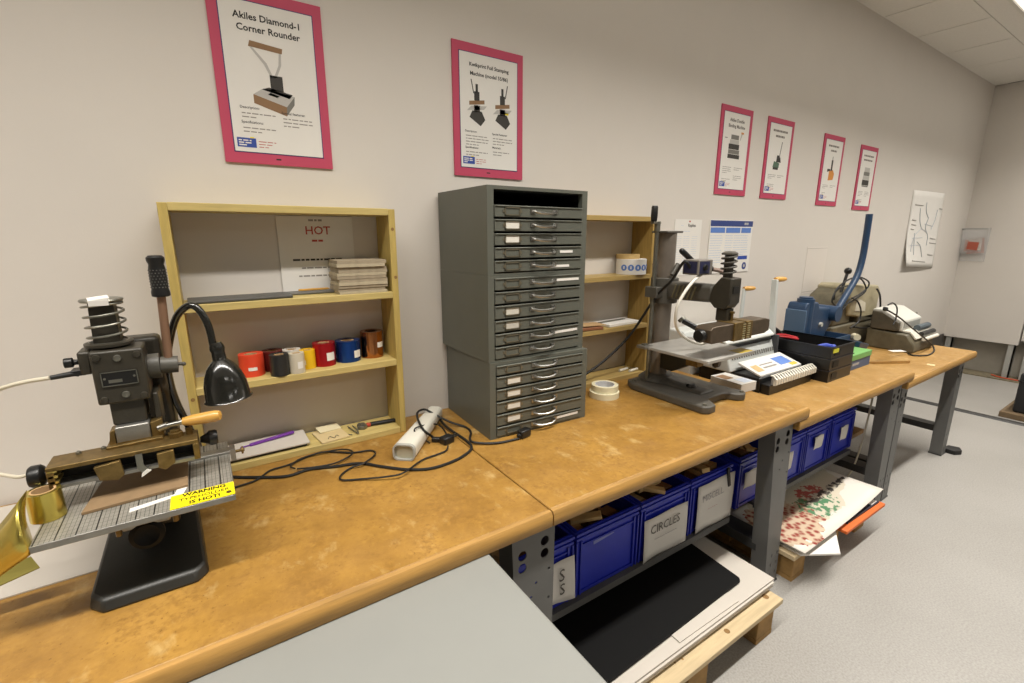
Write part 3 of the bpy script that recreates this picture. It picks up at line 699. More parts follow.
s_ = MB(); s_.tube([(.268, -.105, BZ+.0065), (.275, -.09, BZ+.0065), (.285, -.108, BZ+.0065), (.295, -.09, BZ+.0065), (.30, -.10, BZ+.0065)], .001, smooth=4, n=5)
o = build('wire_clip', s_, nick); tag(o, 'small bent wire clip on the kraft card', 'clip')
o = build('tweezers', MB().tube([(.345, -.035, BZ+.003), (.350, -.08, BZ+.006), (.358, -.112, BZ+.003)], .0022, n=6, smooth=4).tube([(.360, -.035, BZ+.003), (.362, -.08, BZ+.006), (.358, -.112, BZ+.003)], .0022, n=6, smooth=4), nick); tag(o, 'pair of metal tweezers on the bottom board of the bookcase', 'tweezers')
o = build('metal_pin', MB().cyl((.315, -.085, BZ+.0025), (.340, -.105, BZ+.0025), .002, n=6), nick); tag(o, 'thin metal pin beside the tweezers', 'pin')
t = thing('adjustable_wrench', 'adjustable wrench with black handle and red collar in the bookcase', 'wrench', (.44, -.06, BZ))
build('handle', MB().obox((.452, -.068, BZ+.007), (.085, .016, .011), (0, 0, -.12)), rubber, t, bevel=.004)
build('collar', MB().obox((.405, -.063, BZ+.007), (.014, .014, .010), (0, 0, -.12)), mat('red collar', '#b5402c', .5), t, bevel=.002)
build('jaw', MB().prism([(.398, -.075), (.385, -.085), (.365, -.075), (.372, -.064), (.380, -.068), (.382, -.058), (.370, -.052), (.378, -.042), (.395, -.048)], 'z', BZ+.001, BZ+.012), nick, t, bevel=.001)

# bookcase 2 contents
p = onz(633, 272, 1.238)
t = thing('sticker_roll', 'roll of white labels with blue dots on the aged pine shelf', 'label roll', (1.565, -.066, 1.2385))
cx, cy = 1.612, -.072; z = 1.2385
build('labels', MB().lathe([(.030, z), (.066, z), (.066, z+.066), (.030, z+.066)], (cx, cy, 0), n=32, closed=True), paper, t)
for k in range(5):
    an = R(-165+27*k); nrm = Vector((math.cos(an), math.sin(an), 0)); q = MB()
    q.lathe([(.0001, .0), (.0135, 0.0), (.0135, .0012), (.0001, .0012)], Vector((cx, cy, z+.030))+nrm*.0650, n=18, ax=nrm)
    d = build('blue_dot', q, ink_lb, t)
    build('dot_mark', MB().obox(Vector((cx, cy, z+.030))+nrm*.0665, (.001, .006, .012), (0, 0, an)), paper, d)
o = build('kraft_tape_roll', MB().lathe([(.032, z+.0665), (.052, z+.0665), (.052, z+.086), (.032, z+.086)], (cx-.008, cy+.015, 0), n=28, closed=True), mat('kraft tape', '#b79a63', .6)); tag(o, 'kraft tape roll stacked on the blue-dot label roll', 'tape roll')
z = 1.0155
o = build('brown_folder', MB().obox((1.33, -.075, z+.008), (.15, .10, .012), (0, .03, -.05)), mat('brown cover', '#8b5a3c', .6), bevel=.002); tag(o, 'brown covered folder at the left of the aged pine shelf', 'folder')
o = build('paper_sheet', MB().obox((1.36, -.085, z+.019), (.13, .07, .002), (0, .03, -.05)), cardb); tag(o, 'kraft sheet resting on the brown folder', 'sheet')
o = build('white_booklet', MB().obox((1.55, -.062, z+.006), (.20, .10, .011), (0, 0, .04)), paper, bevel=.001); tag(o, 'white booklet lying flat on the aged pine shelf', 'booklet')
o = build('steel_rule', MB().obox((1.53, -.05, z+.0135), (.17, .018, .0022), (0, 0, .08)), nick); tag(o, 'steel rule lying on the white booklet', 'ruler')
for i, (x_, y_) in enumerate(((1.60, -.075), (1.635, -.105))):
    o = build('chalk_stick', MB().cyl((x_-.03, y_, BZ+.007), (x_+.03, y_+.008, BZ+.007), .0062, n=10), white_p); tag(o, ['rear', 'front'][i]+' white stick on the bottom of the aged pine bookcase', 'chalk', 'white sticks')

# ================================================================== DRAWER CABINETS
def cabinet(label, x0, x1, yf, yb, z0, z1, drawers, slot=None, rot=0, foot=False, right_rail=.016):
    """drawers: (z bottom, z top, label card colour or None, white tape (u0,u1) or None)"""
    t = thing('drawer_cabinet', label, 'drawer cabinet', ((x0+x1)/2, (yf+yb)/2, z0), 'stacked steel drawer cabinets')
    T = .012; s = .022
    b = MB().box(x0, x0+T, yf, yb, z0, z1).box(x1-T, x1, yf, yb, z0, z1).box(x0+T, x1-T, yf, yb, z1-.010, z1).box(x0+T, x1-T, yf, yb, z0, z0+.006).box(x0+T, x1-T, yb-.004, yb, z0+.006, z1-.01)
    build('body', b, cab_m, t)
    build('stile', MB().box(x0+T, x0+s, yf, yf+.02, z0+.006, z1-.010), cab_m, t); build('stile', MB().box(x1-s, x1-T, yf, yf+.02, z0+.006, z1-.010), cab_m, t)
    lo = min(d[0] for d in drawers); hi = max(d[1] for d in drawers)
    build('interior_shade', MB().box(x0+s, x1-s, yf+.03, yf+.034, z0+.008, hi), cabin_m, t)  # near-black sheet paints the shade in the drawer gaps
    if slot: build('slot_shade', MB().box(x0+T+.001, x1-T-.001, yb-.008, yb-.005, hi, z1-.011).box(x0+T+.0005, x0+T+.002, yf+.022, yb-.008, hi, z1-.011).box(x1-T-.002, x1-T-.0005, yf+.022, yb-.008, hi, z1-.011).box(x0+T+.002, x1-T-.002, yf+.03, yb-.008, hi-.003, hi).box(x0+T+.002, x1-T-.002, yf+.022, yb-.008, z1-.0125, z1-.0108), cabin_m, t)  # near-black sheets paint the shade inside the open slot
    xa, xb = x0+s+.002, x1-s-.002
    for (za, zb, card, tp) in drawers:
        d = build('drawer', MB().box(xa, xb, yf-.003, yf+.028, za, zb).box(xa, xb, yf-.006, yf-.003, zb-.004, zb), cab_m, t, bevel=.0012)
        zc = (za+zb)/2; w_ = xb-xa
        h0 = xa+w_*.10; h1 = h0+.056; hz = .0120
        fr = MB()
        for q in ((h0, h1, zc-hz, zc-hz+.003), (h0, h1, zc+hz-.003, zc+hz), (h0, h0+.004, zc-hz, zc+hz), (h1-.004, h1, zc-hz, zc+hz)): fr.box(q[0], q[1], yf-.0055, yf-.003, q[2], q[3])
        fr.box(h0-.006, h0, yf-.0045, yf-.003, zc-.004, zc+.004).box(h1, h1+.006, yf-.0045, yf-.003, zc-.004, zc+.004)
        build('label_holder', fr, mat('bronze frame', '#7d7664', .4, metal=.6), d)
        if card: build('label_card', MB().box(h0+.004, h1-.004, yf-.0042, yf-.003, zc-hz+.003, zc+hz-.003), mat('card '+card, card, .7), d)
        hx0 = xa+w_*.405; hx1 = xa+w_*.66
        pts = [(hx0, yf-.003, zc+.003), (hx0+.006, yf-.014, zc), (hx0+.02, yf-.021, zc-.003), ((hx0+hx1)/2, yf-.023, zc-.004), (hx1-.02, yf-.021, zc-.003), (hx1-.006, yf-.014, zc), (hx1, yf-.003, zc+.003)]
        hd = MB().tube(pts, .0042, n=8, smooth=3)
        for xx in (hx0, hx1): hd.obox((xx, yf-.0045, zc+.002), (.018, .003, .013))
        build('handle', hd, chrome, d)
        if tp: build('white_tape', MB().obox((xa+w_*(tp[0]+tp[1])/2, yf-.0037, zc+tp[2]), (w_*(tp[1]-tp[0]), .0010, .008), (0, tp[3] if len(tp) > 3 else 0, 0)), paper, d)
    return t
WH = '#d8d4ca'
g = .0065
zs = [1.4936, 1.4536, 1.4127, 1.3719, 1.3329, 1.2960]
cabinet('topmost drawer cabinet with an open slot above five drawers', .709, 1.093, -.34, -.012, 1.2895, 1.548,
        [(zs[1]+g, zs[0], None, None), (zs[2]+g, zs[1], WH, None), (zs[3]+g, zs[2], WH, None), (zs[4]+g, zs[3], None, (.73, .89, 0, 0)), (zs[5]+.003, zs[4], None, (.62, .85, -.006, 0))], slot=True)
zs = [1.2809, 1.2384, 1.1965, 1.150, 1.1085, 1.0668, 1.026]
cabinet('middle drawer cabinet with six drawers in the stack', .709, 1.093, -.34, -.012, 1.0205, 1.289,
        [(zs[1]+g, zs[0], None, (.70, .98, .002, .0)), (zs[2]+g, zs[1], None, None), (zs[3]+g, zs[2], '#c9c5ba', None), (zs[4]+g, zs[3], '#bdb9ae', None), (zs[5]+g, zs[4], None, (.62, .98, 0, -.02)), (zs[6]+.004, zs[5], None, None)])
zs = [1.0085, .9717, .9302, .8879, .8453, .8020, .772]
c3 = cabinet('lowest drawer cabinet standing on the amber bench', .717, 1.106, -.352, -.018, Z1+.0005, 1.020,
        [(zs[1]+g, zs[0], None, None), (zs[2]+g, zs[1], WH, None), (zs[3]+g, zs[2], WH, None), (zs[4]+g, zs[3], WH, None), (zs[5]+g, zs[4], WH, None), (zs[6]+.001, zs[5]+.001, None, (.68, .96, .003, -.02))])
c3.rotation_euler.z = R(-2.5)

# ================================================================== SMALL FOIL PRESS (left)
t = press1 = thing('foil_press', 'small hot foil press with coil spring beside the gooseneck lamp', 'foil press', (-.145, -.40, Z1))
B = build('base', MB().hexa([(-.236, -.552, Z1), (-.215, -.578, Z1), (-.075, -.578, Z1), (-.056, -.556, Z1), (-.075, -.22, Z1), (-.215, -.22, Z1)],
     [(-.232, -.545, Z1+.024), (-.213, -.568, Z1+.022), (-.077, -.568, Z1+.022), (-.060, -.550, Z1+.024), (-.080, -.22, Z1+.088), (-.210, -.22, Z1+.088)]), iron_b, t, bevel=.005)
col = [(-.215, .83), (-.195, .95), (-.205, 1.06), (-.245, 1.15), (-.31, 1.205), (-.365, 1.208), (-.365, 1.10), (-.315, 1.075), (-.290, 1.02), (-.285, .94), (-.30, .82)]
build('column', MB().prism(col, 'x', -.186, -.088), iron, t, bevel=.010, seg=3)
hd = build('head', MB().box(-.186, -.108, -.450, -.38, 1.102, 1.203).box(-.204, -.186, -.436, -.385, 1.160, 1.203), iron, t, bevel=.004)
for (x_, z_) in ((-.176, 1.192), (-.147, 1.188), (-.118, 1.192), (-.176, 1.112), (-.144, 1.118), (-.118, 1.112)):
    build('screw', MB().lathe([(.0001, 0), (.0065, 0), (.0055, .003), (.0001, .004)], (x_, -.450, z_), n=12, ax=(0, -1, 0)), nick if z_ in (1.188, 1.118) else iron, hd)
pl = build('nameplate', MB().box(-.175, -.122, -.4515, -.450, 1.137, 1.164), black, hd)
build('plate_border', MB().box(-.175, -.122, -.4525, -.4515, 1.1625, 1.164).box(-.175, -.122, -.4525, -.4515, 1.137, 1.1385).box(-.175, -.1735, -.4525, -.4515, 1.137, 1.164).box(-.1235, -.122, -.4525, -.4515, 1.137, 1.164), nick, hd)
q = MB(); strips(q, -.165, 1.143, .036, 1, .01, -.4515, h=.006, seed=2); q.cyl((-.170, -.4515, 1.152), (-.170, -.453, 1.152), .002, n=8).cyl((-.127, -.4515, 1.152), (-.127, -.453, 1.152), .002, n=8); build('plate_text', q, nick, hd)
build('ram', MB().box(-.172, -.120, -.442, -.385, 1.058, 1.104), iron, t, bevel=.003)
build('bracket_rib', MB().box(-.108, -.098, -.44, -.37, 1.04, 1.11), iron, t, bevel=.003)
# spring and its post
sc_ = Vector((-.160, -.402, 0))
build('spring_post', MB().hexa([(sc_.x-.020, sc_.y-.020, 1.205), (sc_.x+.020, sc_.y-.020, 1.205), (sc_.x+.020, sc_.y+.020, 1.205), (sc_.x-.020, sc_.y+.020, 1.205)], [(sc_.x-.018, sc_.y-.018, 1.288), (sc_.x+.018, sc_.y-.018, 1.288), (sc_.x+.018, sc_.y+.018, 1.288), (sc_.x-.018, sc_.y+.018, 1.288)]), iron, t)
H = [(sc_.x+.0295*math.cos(2*math.pi*k/20+2.4), sc_.y+.0295*math.sin(2*math.pi*k/20+2.4), 1.212+.073*(max(0, k-12)/76 if k < 88 else 1)) for k in range(97)]
build('coil_spring', MB().tube(H, .0023, n=8), nick, t)
build('spring_cap', MB().lathe([(.0001, 1.2885), (.031, 1.2885), (.0325, 1.291), (.031, 1.2935), (.0001, 1.2935)], (sc_.x, sc_.y, 0), n=28), nick, t)
build('tape_patch', MB().obox((sc_.x-.002, sc_.y-.016, 1.2955), (.030, .030, .003), (.08, -.1, .2)).obox((sc_.x+.0, sc_.y-.0335, 1.289), (.028, .002, .010), (.1, 0, .05)), paper, t)
build('collar_ring', MB().lathe([(.033, 1.205), (.037, 1.207), (.037, 1.212), (.030, 1.214)], (sc_.x, sc_.y, 0), n=28), iron, t)
# lever
hub = build('lever_hub', MB().cyl((-.109, -.395, 1.153), (-.090, -.395, 1.153), .025, n=20).cyl((-.090, -.395, 1.153), (-.061, -.395, 1.151), .017, n=20).cyl((-.061, -.395, 1.151), (-.052, -.395, 1.150), .0035, n=10).ball((-.052, -.395, 1.150), .0045), iron_g, t)
lev = build('lever', MB().cyl((-.076, -.395, 1.15), (-.070, -.395, 1.30), .0076, n=14), copper, t)
gp = build('grip', MB().lathe([(.012, 1.290), (.0155, 1.292), (.0155, 1.300), (.0140, 1.305), (.0145, 1.325), (.0140, 1.345), (.0125, 1.353), (.0150, 1.360), (.0150, 1.366), (.011, 1.370), (.0001, 1.371)], (-.070, -.395, 0), n=22), black, lev)
q = MB()
for k in range(7):
    for j in range(16):
        a_ = 2*math.pi*(j+.5*(k % 2))/16; q.ball((-.070+.0142*math.cos(a_), -.395+.0142*math.sin(a_), 1.309+k*.0055), .0014, n=5)
build('grip_studs', q, mat('stud rubber', '#57544f', .4), lev)
# left fittings and cord
build('thumb_screw', MB().lathe([(.0001, 0), (.009, 0), (.009, .012), (.005, .013), (.005, .02)], (-.225, -.42, 1.183), n=12, ax=(1, 0, 0)).box(-.217, -.196, -.435, -.405, 1.160, 1.170), black, t, bevel=.001)
pc = [ony(74, 373.5, -.43), ony(50, 378, -.44), ony(25, 382, -.42), ony(0, 389, -.40), ony(-40, 405, -.36), ony(-90, 440, -.30), ony(-130, 500, -.25)]
build('power_cord', MB().tube(pc[1:]+[Vector((pc[-1].x-.05, -.22, Z1+.006))], .0036, smooth=6), cream_p, t)
build('strain_relief', MB().tube([Vector((-.206, -.43, 1.163)), pc[0], pc[1]], .0042, n=10, rs=[.0055, .0052, .0042]), rubber, t)
c2 = [ony(30, 474, -.46), ony(18, 477, -.45), ony(0, 474.5, -.40), ony(-40, 470, -.33), ony(-90, 520, -.28)]
build('heater_cord', MB().tube(c2+[Vector((c2[-1].x-.05, -.25, Z1+.006))], .0032, smooth=6), cream_p, t)
# type holder
th = build('type_holder', MB().box(-.262, -.044, -.500, -.442, 1.013, 1.021).box(-.262, -.252, -.500, -.442, .980, 1.013).box(-.054, -.044, -.500, -.442, .980, 1.013), brass, t, bevel=.0012)
build('holder_gib', MB().box(-.252, -.054, -.499, -.442, .980, .986), steel, th)
build('channel_shade', MB().box(-.252, -.054, -.465, -.455, .986, 1.013), black, th)  # black back added to paint the shade in the holder slot
build('jaw', MB().prism([(-.200, 1.008), (-.163, 1.012), (-.160, .984), (-.170, .976), (-.195, .982)], 'y', -.508, -.4995), brass, th, bevel=.001)
build('jaw', MB().prism([(-.110, 1.010), (-.084, 1.012), (-.084, .986), (-.100, .976), (-.110, .982)], 'y', -.508, -.4995), brass, th, bevel=.001)
build('pointer', MB().prism([(-.141, 1.016), (-.131, 1.016), (-.131, .994), (-.125, .985), (-.134, .977), (-.141, .990)], 'y', -.507, -.503), nick, th)
build('pointer_tip', MB().prism([(-.128, .985), (-.121, .982), (-.137, .972), (-.136, .978)], 'y', -.5095, -.507), paper, th)
for x_ in (-.225, -.19): build('stud', MB().lathe([(.004, 0), (.004, .004), (.001, .006)], (x_, -.455, 1.021), n=10), nick, th)
yk = MB()
for z_ in (1.013, 1.003, .993): yk.obox((-.254, -.47, z_), (.012, .06, .004), (.0, 0, 0))
build('scale_edge', yk, mat('bright brass', '#c8b268', .3, metal=.8), th)
fb = build('face_block', MB().box(-.170, -.118, -.455, -.40, 1.022, 1.0575), steel, t, bevel=.003)
build('face_trim', MB().box(-.169, -.119, -.4565, -.455, 1.024, 1.028), brass, fb)
build('yoke', MB().prism([(-.182, 1.021), (-.171, 1.021), (-.171, 1.045), (-.166, 1.055), (-.178, 1.050)], 'y', -.452, -.42).prism([(-.117, 1.021), (-.098, 1.021), (-.098, 1.06), (-.117, 1.055)], 'y', -.452, -.42).prism([(-.185, 1.021), (-.100, 1.021), (-.100, 1.027), (-.185, 1.025)], 'y', -.465, -.41), brass, t, bevel=.001)
build('knob', MB().lathe([(.0001, -.028), (.017, -.028), (.0195, -.024), (.0195, -.012), (.016, -.008), (.009, -.006), (.006, .006), (.0001, .006)], (-.262, -.47, 1.000), n=12, ax=(1, 0, 0)), black, t)
build('knob', MB().lathe([(.0001, .024), (.013, .024), (.0155, .020), (.0155, .010), (.011, .006), (.006, -.006), (.0001, -.006)], (-.036, -.455, 1.002), n=12, ax=(1, 0, 0)), black, t)
wh = build('quick_handle', MB().cyl((-.098, -.452, 1.043), (-.062, -.462, 1.049), .0050, n=12).cyl((-.105, -.450, 1.040), (-.090, -.454, 1.045), .007, n=12), chrome, t)
ax_ = Vector((.062, -.022, .0075)).normalized()
build('wooden_grip', MB().lathe([(.0001, 0), (.008, 0), (.0105, .015), (.0115, .04), (.0115, .058), (.009, .066), (.0001, .069)], (-.064, -.4615, 1.0487), n=18, ax=ax_), hwood, wh)
build('clamp_nut', MB().lathe([(.0001, 1.021), (.013, 1.021), (.013, 1.030), (.009, 1.031), (.009, 1.035), (.0001, 1.035)], (-.080, -.460, 0), n=6).lathe([(.0001, 1.021), (.006, 1.021), (.006, 1.033), (.0001, 1.035)], (-.058, -.458, 0), n=12), brass, t)
# bed
PZ = .937
bed = thing_bed = build('bed_plate', MB().box(-.275, .004, -.600, -.325, PZ-.0125, PZ-.0006), steel, t, bevel=.0012)
build('ruled_face', MB().box(-.2735, .0025, -.5985, -.3265, PZ-.0006, PZ), grid_mat(), bed)
build('gauge_bar', MB().box(-.22, .010, -.405, -.378, PZ, PZ+.006), steel, bed, bevel=.001)
build('gauge_clamp', MB().box(.006, .016, -.41, -.372, PZ-.016, PZ+.010), steel, bed)
build('gauge_screw', MB().cyl((.016, -.390, PZ-.003), (.034, -.390, PZ-.003), .0035, n=10).cyl((.028, -.390, PZ-.003), (.032, -.390, PZ-.003), .0085, n=14), brass, bed)
build('tape_strip', MB().prism([(-.155, -.568), (-.078, -.5480), (-.070, -.515), (-.086, -.515), (-.091, -.540), (-.155, -.554)], 'z', PZ, PZ+.0008), paper, bed)
sg = build('warning_sign', MB().box(-.096, .0035, -.5995, -.548, PZ+.0002, PZ+.0014), yellow_s, bed)
for s, dy, b_ in (('WARNING', .0425, .03), ('TYPEHOLDER', .0260, .0), ('IS HOT!', .0095, .03)):
    text(s, .0165 if s != 'TYPEHOLDER' else .0150, (-.044, -.5995+dy, PZ+.0016), black, sg, rot=(0, 0, 0), bold=b_, sx=.86)
build('sign_rivet', MB().lathe([(.0001, 0), (.0045, 0), (.004, .0015), (.0001, .002)], (-.006, -.588, PZ+.0014), n=12), brass, sg)
build('bed_support', MB().box(-.175, -.095, -.47, -.36, .845, PZ-.0125).box(-.19, -.08, -.53, -.35, PZ-.032, PZ-.0125), iron_b, t, bevel=.004)
build('bed_slide', MB().box(-.170, -.100, -.565, -.47, PZ-.036, PZ-.013), steel, t, bevel=.003)
build('hand_wheel', MB().lathe([(.010, 0), (.020, .002), (.0265, .010), (.0265, .018), (.019, .024), (.012, .018), (.0001, .016)], (-.137, -.548, PZ-.053), n=24, ax=(0, -1, .15)), mat('matte black knob', '#101010', .65, spec=.25), t)
for x_ in (-.176, -.094): build('brass_bolt', MB().cyl((x_, -.555, PZ-.013), (x_, -.555, PZ-.045), .0045, n=8).cyl((x_, -.555, PZ-.022), (x_, -.555, PZ-.032), .0085, n=6), brass, t)
o = build('brown_board', MB().hexa([(-.222, -.535, PZ+.001), (-.070, -.522, PZ+.001), (-.070, -.415, PZ+.0065), (-.205, -.415, PZ+.0065)], [(-.222, -.535, PZ+.0055), (-.070, -.522, PZ+.0055), (-.070, -.415, PZ+.010), (-.205, -.415, PZ+.010)]), mat('brown strawboard', '#8a7152', .75, var=.15, vs_=40)); tag(o, 'brown strawboard lying on the ruled bed of the press', 'board')

# gold foil: the roll on the bed and the strip unwinding from it
c = Vector((-.268, -.508, 0)); r_ = .0235
t = thing('gold_foil_roll', 'shiny gold foil roll unwinding off the press bed', 'foil roll', (c.x, c.y, PZ+.0005))
z = PZ+.0008
build('foil', MB().lathe([(r_*.72, z), (r_, z), (r_*.98, z+.050), (r_*.72, z+.050)], (c.x, c.y, 0), n=36, closed=True), gold, t)
build('core', MB().lathe([(r_*.60, z), (r_*.72, z), (r_*.72, z+.0505), (r_*.60, z+.0505)], (c.x, c.y, 0), n=28, closed=True), cardb, t)
V = []; n = 22
top = [(27, 490), (17, 503), (0, 524), (-30, 560)]; bot = [(30, 530), (33, 551), (12, 568), (-30, 598)]
deps = (-.525, -.565, -.56, -.53)
T_ = catmull([ony(*p, d) for p, d in zip(top, deps)], 7); B_ = catmull([ony(*p, d-.03*(i > 0)) for i, (p, d) in enumerate(zip(bot, deps))], 7)
k = len(T_)
for a, b in zip(T_, B_):
    for j in range(7):
        u = j/6; pnt = a.lerp(b, u); pnt.y -= .016*math.sin(math.pi*u); V.append(pnt)
o = build('loose_foil', MB().add(V, [(i*7+j, i*7+j+1, (i+1)*7+j+1, (i+1)*7+j) for i in range(k-1) for j in range(6)]), gold, t)
s = o.modifiers.new('thickness', 'SOLIDIFY'); s.thickness = .0006
o = build('foil_scrap', MB().hexa([ony(-30, 583, -.47), ony(31, 557, -.47), ony(40, 568, -.50), ony(-30, 600, -.50)], [p+Vector((0, 0, .0015)) for p in (ony(-30, 583, -.47), ony(31, 557, -.47), ony(40, 568, -.50), ony(-30, 600, -.50))]), mat('dull gold foil back', '#7d7433', .45, metal=.5)); tag(o, 'dull gold foil offcut under the bed of the press', 'foil scrap')
o = build('white_sheet', MB().prism([(-1.0, -.44), (-.235, -.431), (-.225, -.02), (-1.0, -.02)], 'z', Z1+.0004, Z1+.003), paper2); tag(o, 'white sheet on the bench behind the small foil press', 'sheet')

# gooseneck lamp
t = thing('gooseneck_lamp', 'black gooseneck lamp with bell shade beside the small press', 'lamp', (-.055, -.235, Z1))
build('base', MB().lathe([(.0001, Z1), (.040, Z1), (.040, Z1+.012), (.018, Z1+.022), (.010, Z1+.04), (.0001, Z1+.042)], (-.055, -.235, 0), n=24), black_g, t)
neck = [Vector((-.055, -.235, Z1+.035)), Vector((-.055, -.24, .90)), ony(188, 425, -.265), ony(175, 398, -.29), ony(168, 370, -.32), ony(169, 345, -.35), ony(176, 318, -.37), ony(188, 306, -.385), ony(198, 309, -.395), ony(208, 325, -.40), ony(213, 345, -.40)]
build('neck', MB().tube(neck, .0072, n=10, smooth=8), black_g, t)
sa, sb = ony(216, 344, -.40), ony(229, 398, -.405)
axl = (sb-sa).normalized(); Ls = (sb-sa).length
build('socket', MB().lathe([(.0001, -.004), (.010, -.004), (.0135, .004), (.0145, .010), (.0125, .018), (.0135, .034), (.016, .037), (.0001, .038)], sa, n=24, ax=axl), black_g, t)
pr = [(.014, .034), (.020, .040), (.029, .052), (.0355, .068), (.0405, .086), (.043, Ls-.004), (.0465, Ls), (.0455, Ls+.001), (.042, Ls-.003), (.0395, .086), (.0345, .069), (.028, .053), (.019, .042), (.0135, .036)]
build('shade', MB().lathe(pr, sa, n=32, ax=axl, closed=True), black_g, t)
build('bulb', MB().ball(sa+axl*.07, .018, n=14), mat('unlit bulb glass', '#d8d4c8', .2), t)

# ================================================================== BENCH CLUTTER BETWEEN THE TWO PRESSES
A = onz(404, 461, Z1); Bp = onz(437, 415, Z1); dr = (Bp-A); dr.z = 0; L_ = min(dr.length, .34); dr.normalize(); sd = Vector((-dr.y, dr.x, 0))
t = thing('white_trunking', 'white plastic device with open grey end beside the cabinets', 'device', (A.x, A.y, Z1))
def rr_(w_, h_, c, n=4):
    out = []
    for cx_, cz_, a0 in ((w_/2-c, h_-c, 0), (-w_/2+c, h_-c, 90), (-w_/2+c, c, 180), (w_/2-c, c, 270)):
        for i in range(n+1): a_ = R(a0+90*i/n); out.append((cx_+c*math.cos(a_), cz_+c*math.sin(a_)))
    return out
pf = rr_(.066, .050, .016); pfb = rr_(.052, .040, .014)
P3 = lambda q, d: [A+dr*d+sd*u+Vector((0, 0, v+.0006)) for u, v in q]
build('body', MB().hexa(P3(pf, .012), P3(pfb, L_)), white_p, t)
q = MB(); inn = [(u*.86, .004+v*.84) for u, v in pf]; n = len(pf)
V = P3(pf, .012)+P3(pf, 0)+P3(inn, 0)+P3(inn, .0115)
q.add(V, [(i, (i+1) % n, n+(i+1) % n, n+i) for i in range(n)]+[(n+i, n+(i+1) % n, 2*n+(i+1) % n, 2*n+i) for i in range(n)]+[(2*n+i, 2*n+(i+1) % n, 3*n+(i+1) % n, 3*n+i) for i in range(n)])
build('end_ring', q, mat('pale grey ring', '#a9a9a2', .5), t)
build('end_recess', MB().hexa(P3(inn, .0105), P3(inn, .0118)), mat('cream recess', '#b9b39c', .6), t)
CZ = Z1+.0045
def cable(pts, r, label, name='power_cable', h=None, m=rubber):
    P = [onz(x, y, CZ+(h[i] if h else 0)) for i, (x, y) in enumerate(pts)]
    t = thing(name, label, 'cable', (P[0].x, P[0].y, Z1)); build('cord', MB().tube(P, r, n=8, smooth=5), m, t); return t
cable([(216, 476), (233.5, 477), (265, 477.3), (288, 476), (309, 469.4), (335.5, 466.4), (360, 463.3), (381, 466.4), (405, 469.3), (426.8, 469), (444.4, 464.7), (462, 456.8), (471.6, 448), (465.5, 440), (448, 428), (441, 420), (441, 413)], .0042,
      'thick black power cable running along the bench to the cabinets')
tb = cable([(222, 491), (235, 487.3), (256.4, 480), (270.4, 470.3), (288, 465), (309, 456.2), (325, 451.8), (351.3, 452.7), (370.6, 450.4), (375, 454.5), (363.6, 463.3), (351, 467.7), (340.7, 475.6), (342.5, 480), (361.8, 479), (388, 476.5), (404, 472.6), (421.5, 460.3), (435.6, 455), (446, 450.6), (448, 446)], .0026,
      'thin black cable looping twice to the loose black plug', h=[0, 0, 0, 0, 0, 0, 0, 0, 0, 0, .006, 0, 0, 0, 0, .006, .008, 0, 0, 0, 0])
pp = onz(447, 443, Z1)
build('plug', MB().obox((pp.x, pp.y, Z1+.013), (.042, .030, .024), (0, 0, .3)), black, tb, bevel=.005)
for dy in (-.006, .006): build('prong', MB().obox((pp.x+.030, pp.y+.010+dy, Z1+.014), (.020, .002, .006), (0, 0, .3)), chrome, tb)
cable([(295, 468.5), (290.6, 466), (300, 459), (317, 453.5), (340, 449.5), (351, 450.5), (351, 455), (335.5, 463), (314, 467.2), (297, 468.8)], .0024, 'small closed loop of thin black cable on the bench', h=[.003]*10)
td = cable([(437, 441), (432, 436.6), (423.3, 429.6), (417.5, 418), (418, 412), (425, 409.5), (435.6, 415), (451.4, 422.5), (465.4, 427), (470.7, 432), (470, 439), (475, 442.6), (497, 443), (519, 438.5)], .0038,
           'black cable arching over the white device to the cabinet front', h=[0, .01, .045, .05, .05, .05, .03, .01, 0, 0, .003, .003, 0, 0])
pp = onz(524, 437, Z1); build('plug', MB().obox((pp.x, pp.y, Z1+.015), (.045, .026, .027), (0, 0, .25)).cyl((pp.x-.03, pp.y-.008, Z1+.012), (pp.x-.02, pp.y-.005, Z1+.014), .008, n=10), black, td, bevel=.005)
pp = onz(436, 442, Z1); build('connector', MB().obox((pp.x, pp.y, Z1+.009), (.026, .016, .014), (0, 0, -.6)), black, td, bevel=.003)
build('connector_pin', MB().obox((pp.x+.014, pp.y-.010, Z1+.009), (.012, .011, .008), (0, 0, -.6)), nick, td)
cable([(430, 443), (421.5, 437.5), (414.5, 431), (418, 427), (434, 424), (442.6, 428), (448, 437.5), (447, 441)], .0024, 'thin black cable loop lying against the white device', h=[0, .01, .046, .05, .02, 0, 0, .004])

# masking tape
c = onz(604, 396, Z1)
for i, (dx, dy, lab) in enumerate(((0, 0, 'lower masking tape roll on the bench beside the second press'), (.006, .004, 'upper masking tape roll lying on another tape roll'))):
    z = Z1+.0005+.0245*i; t = thing('tape_roll', lab, 'tape roll', (c.x+dx, c.y+dy, z), 'masking tape rolls')
    R_ = .060 if i == 0 else .054
    build('tape', MB().lathe([(.040, z), (R_, z), (R_, z+.024), (.040, z+.024)], (c.x+dx, c.y+dy, 0), n=36, closed=True), tape_m, t)
    build('core', MB().lathe([(.0375, z), (.040, z), (.040, z+.0243), (.0375, z+.0243)], (c.x+dx, c.y+dy, 0), n=32, closed=True), mat('tape core', '#cfd0d2', .6), t)

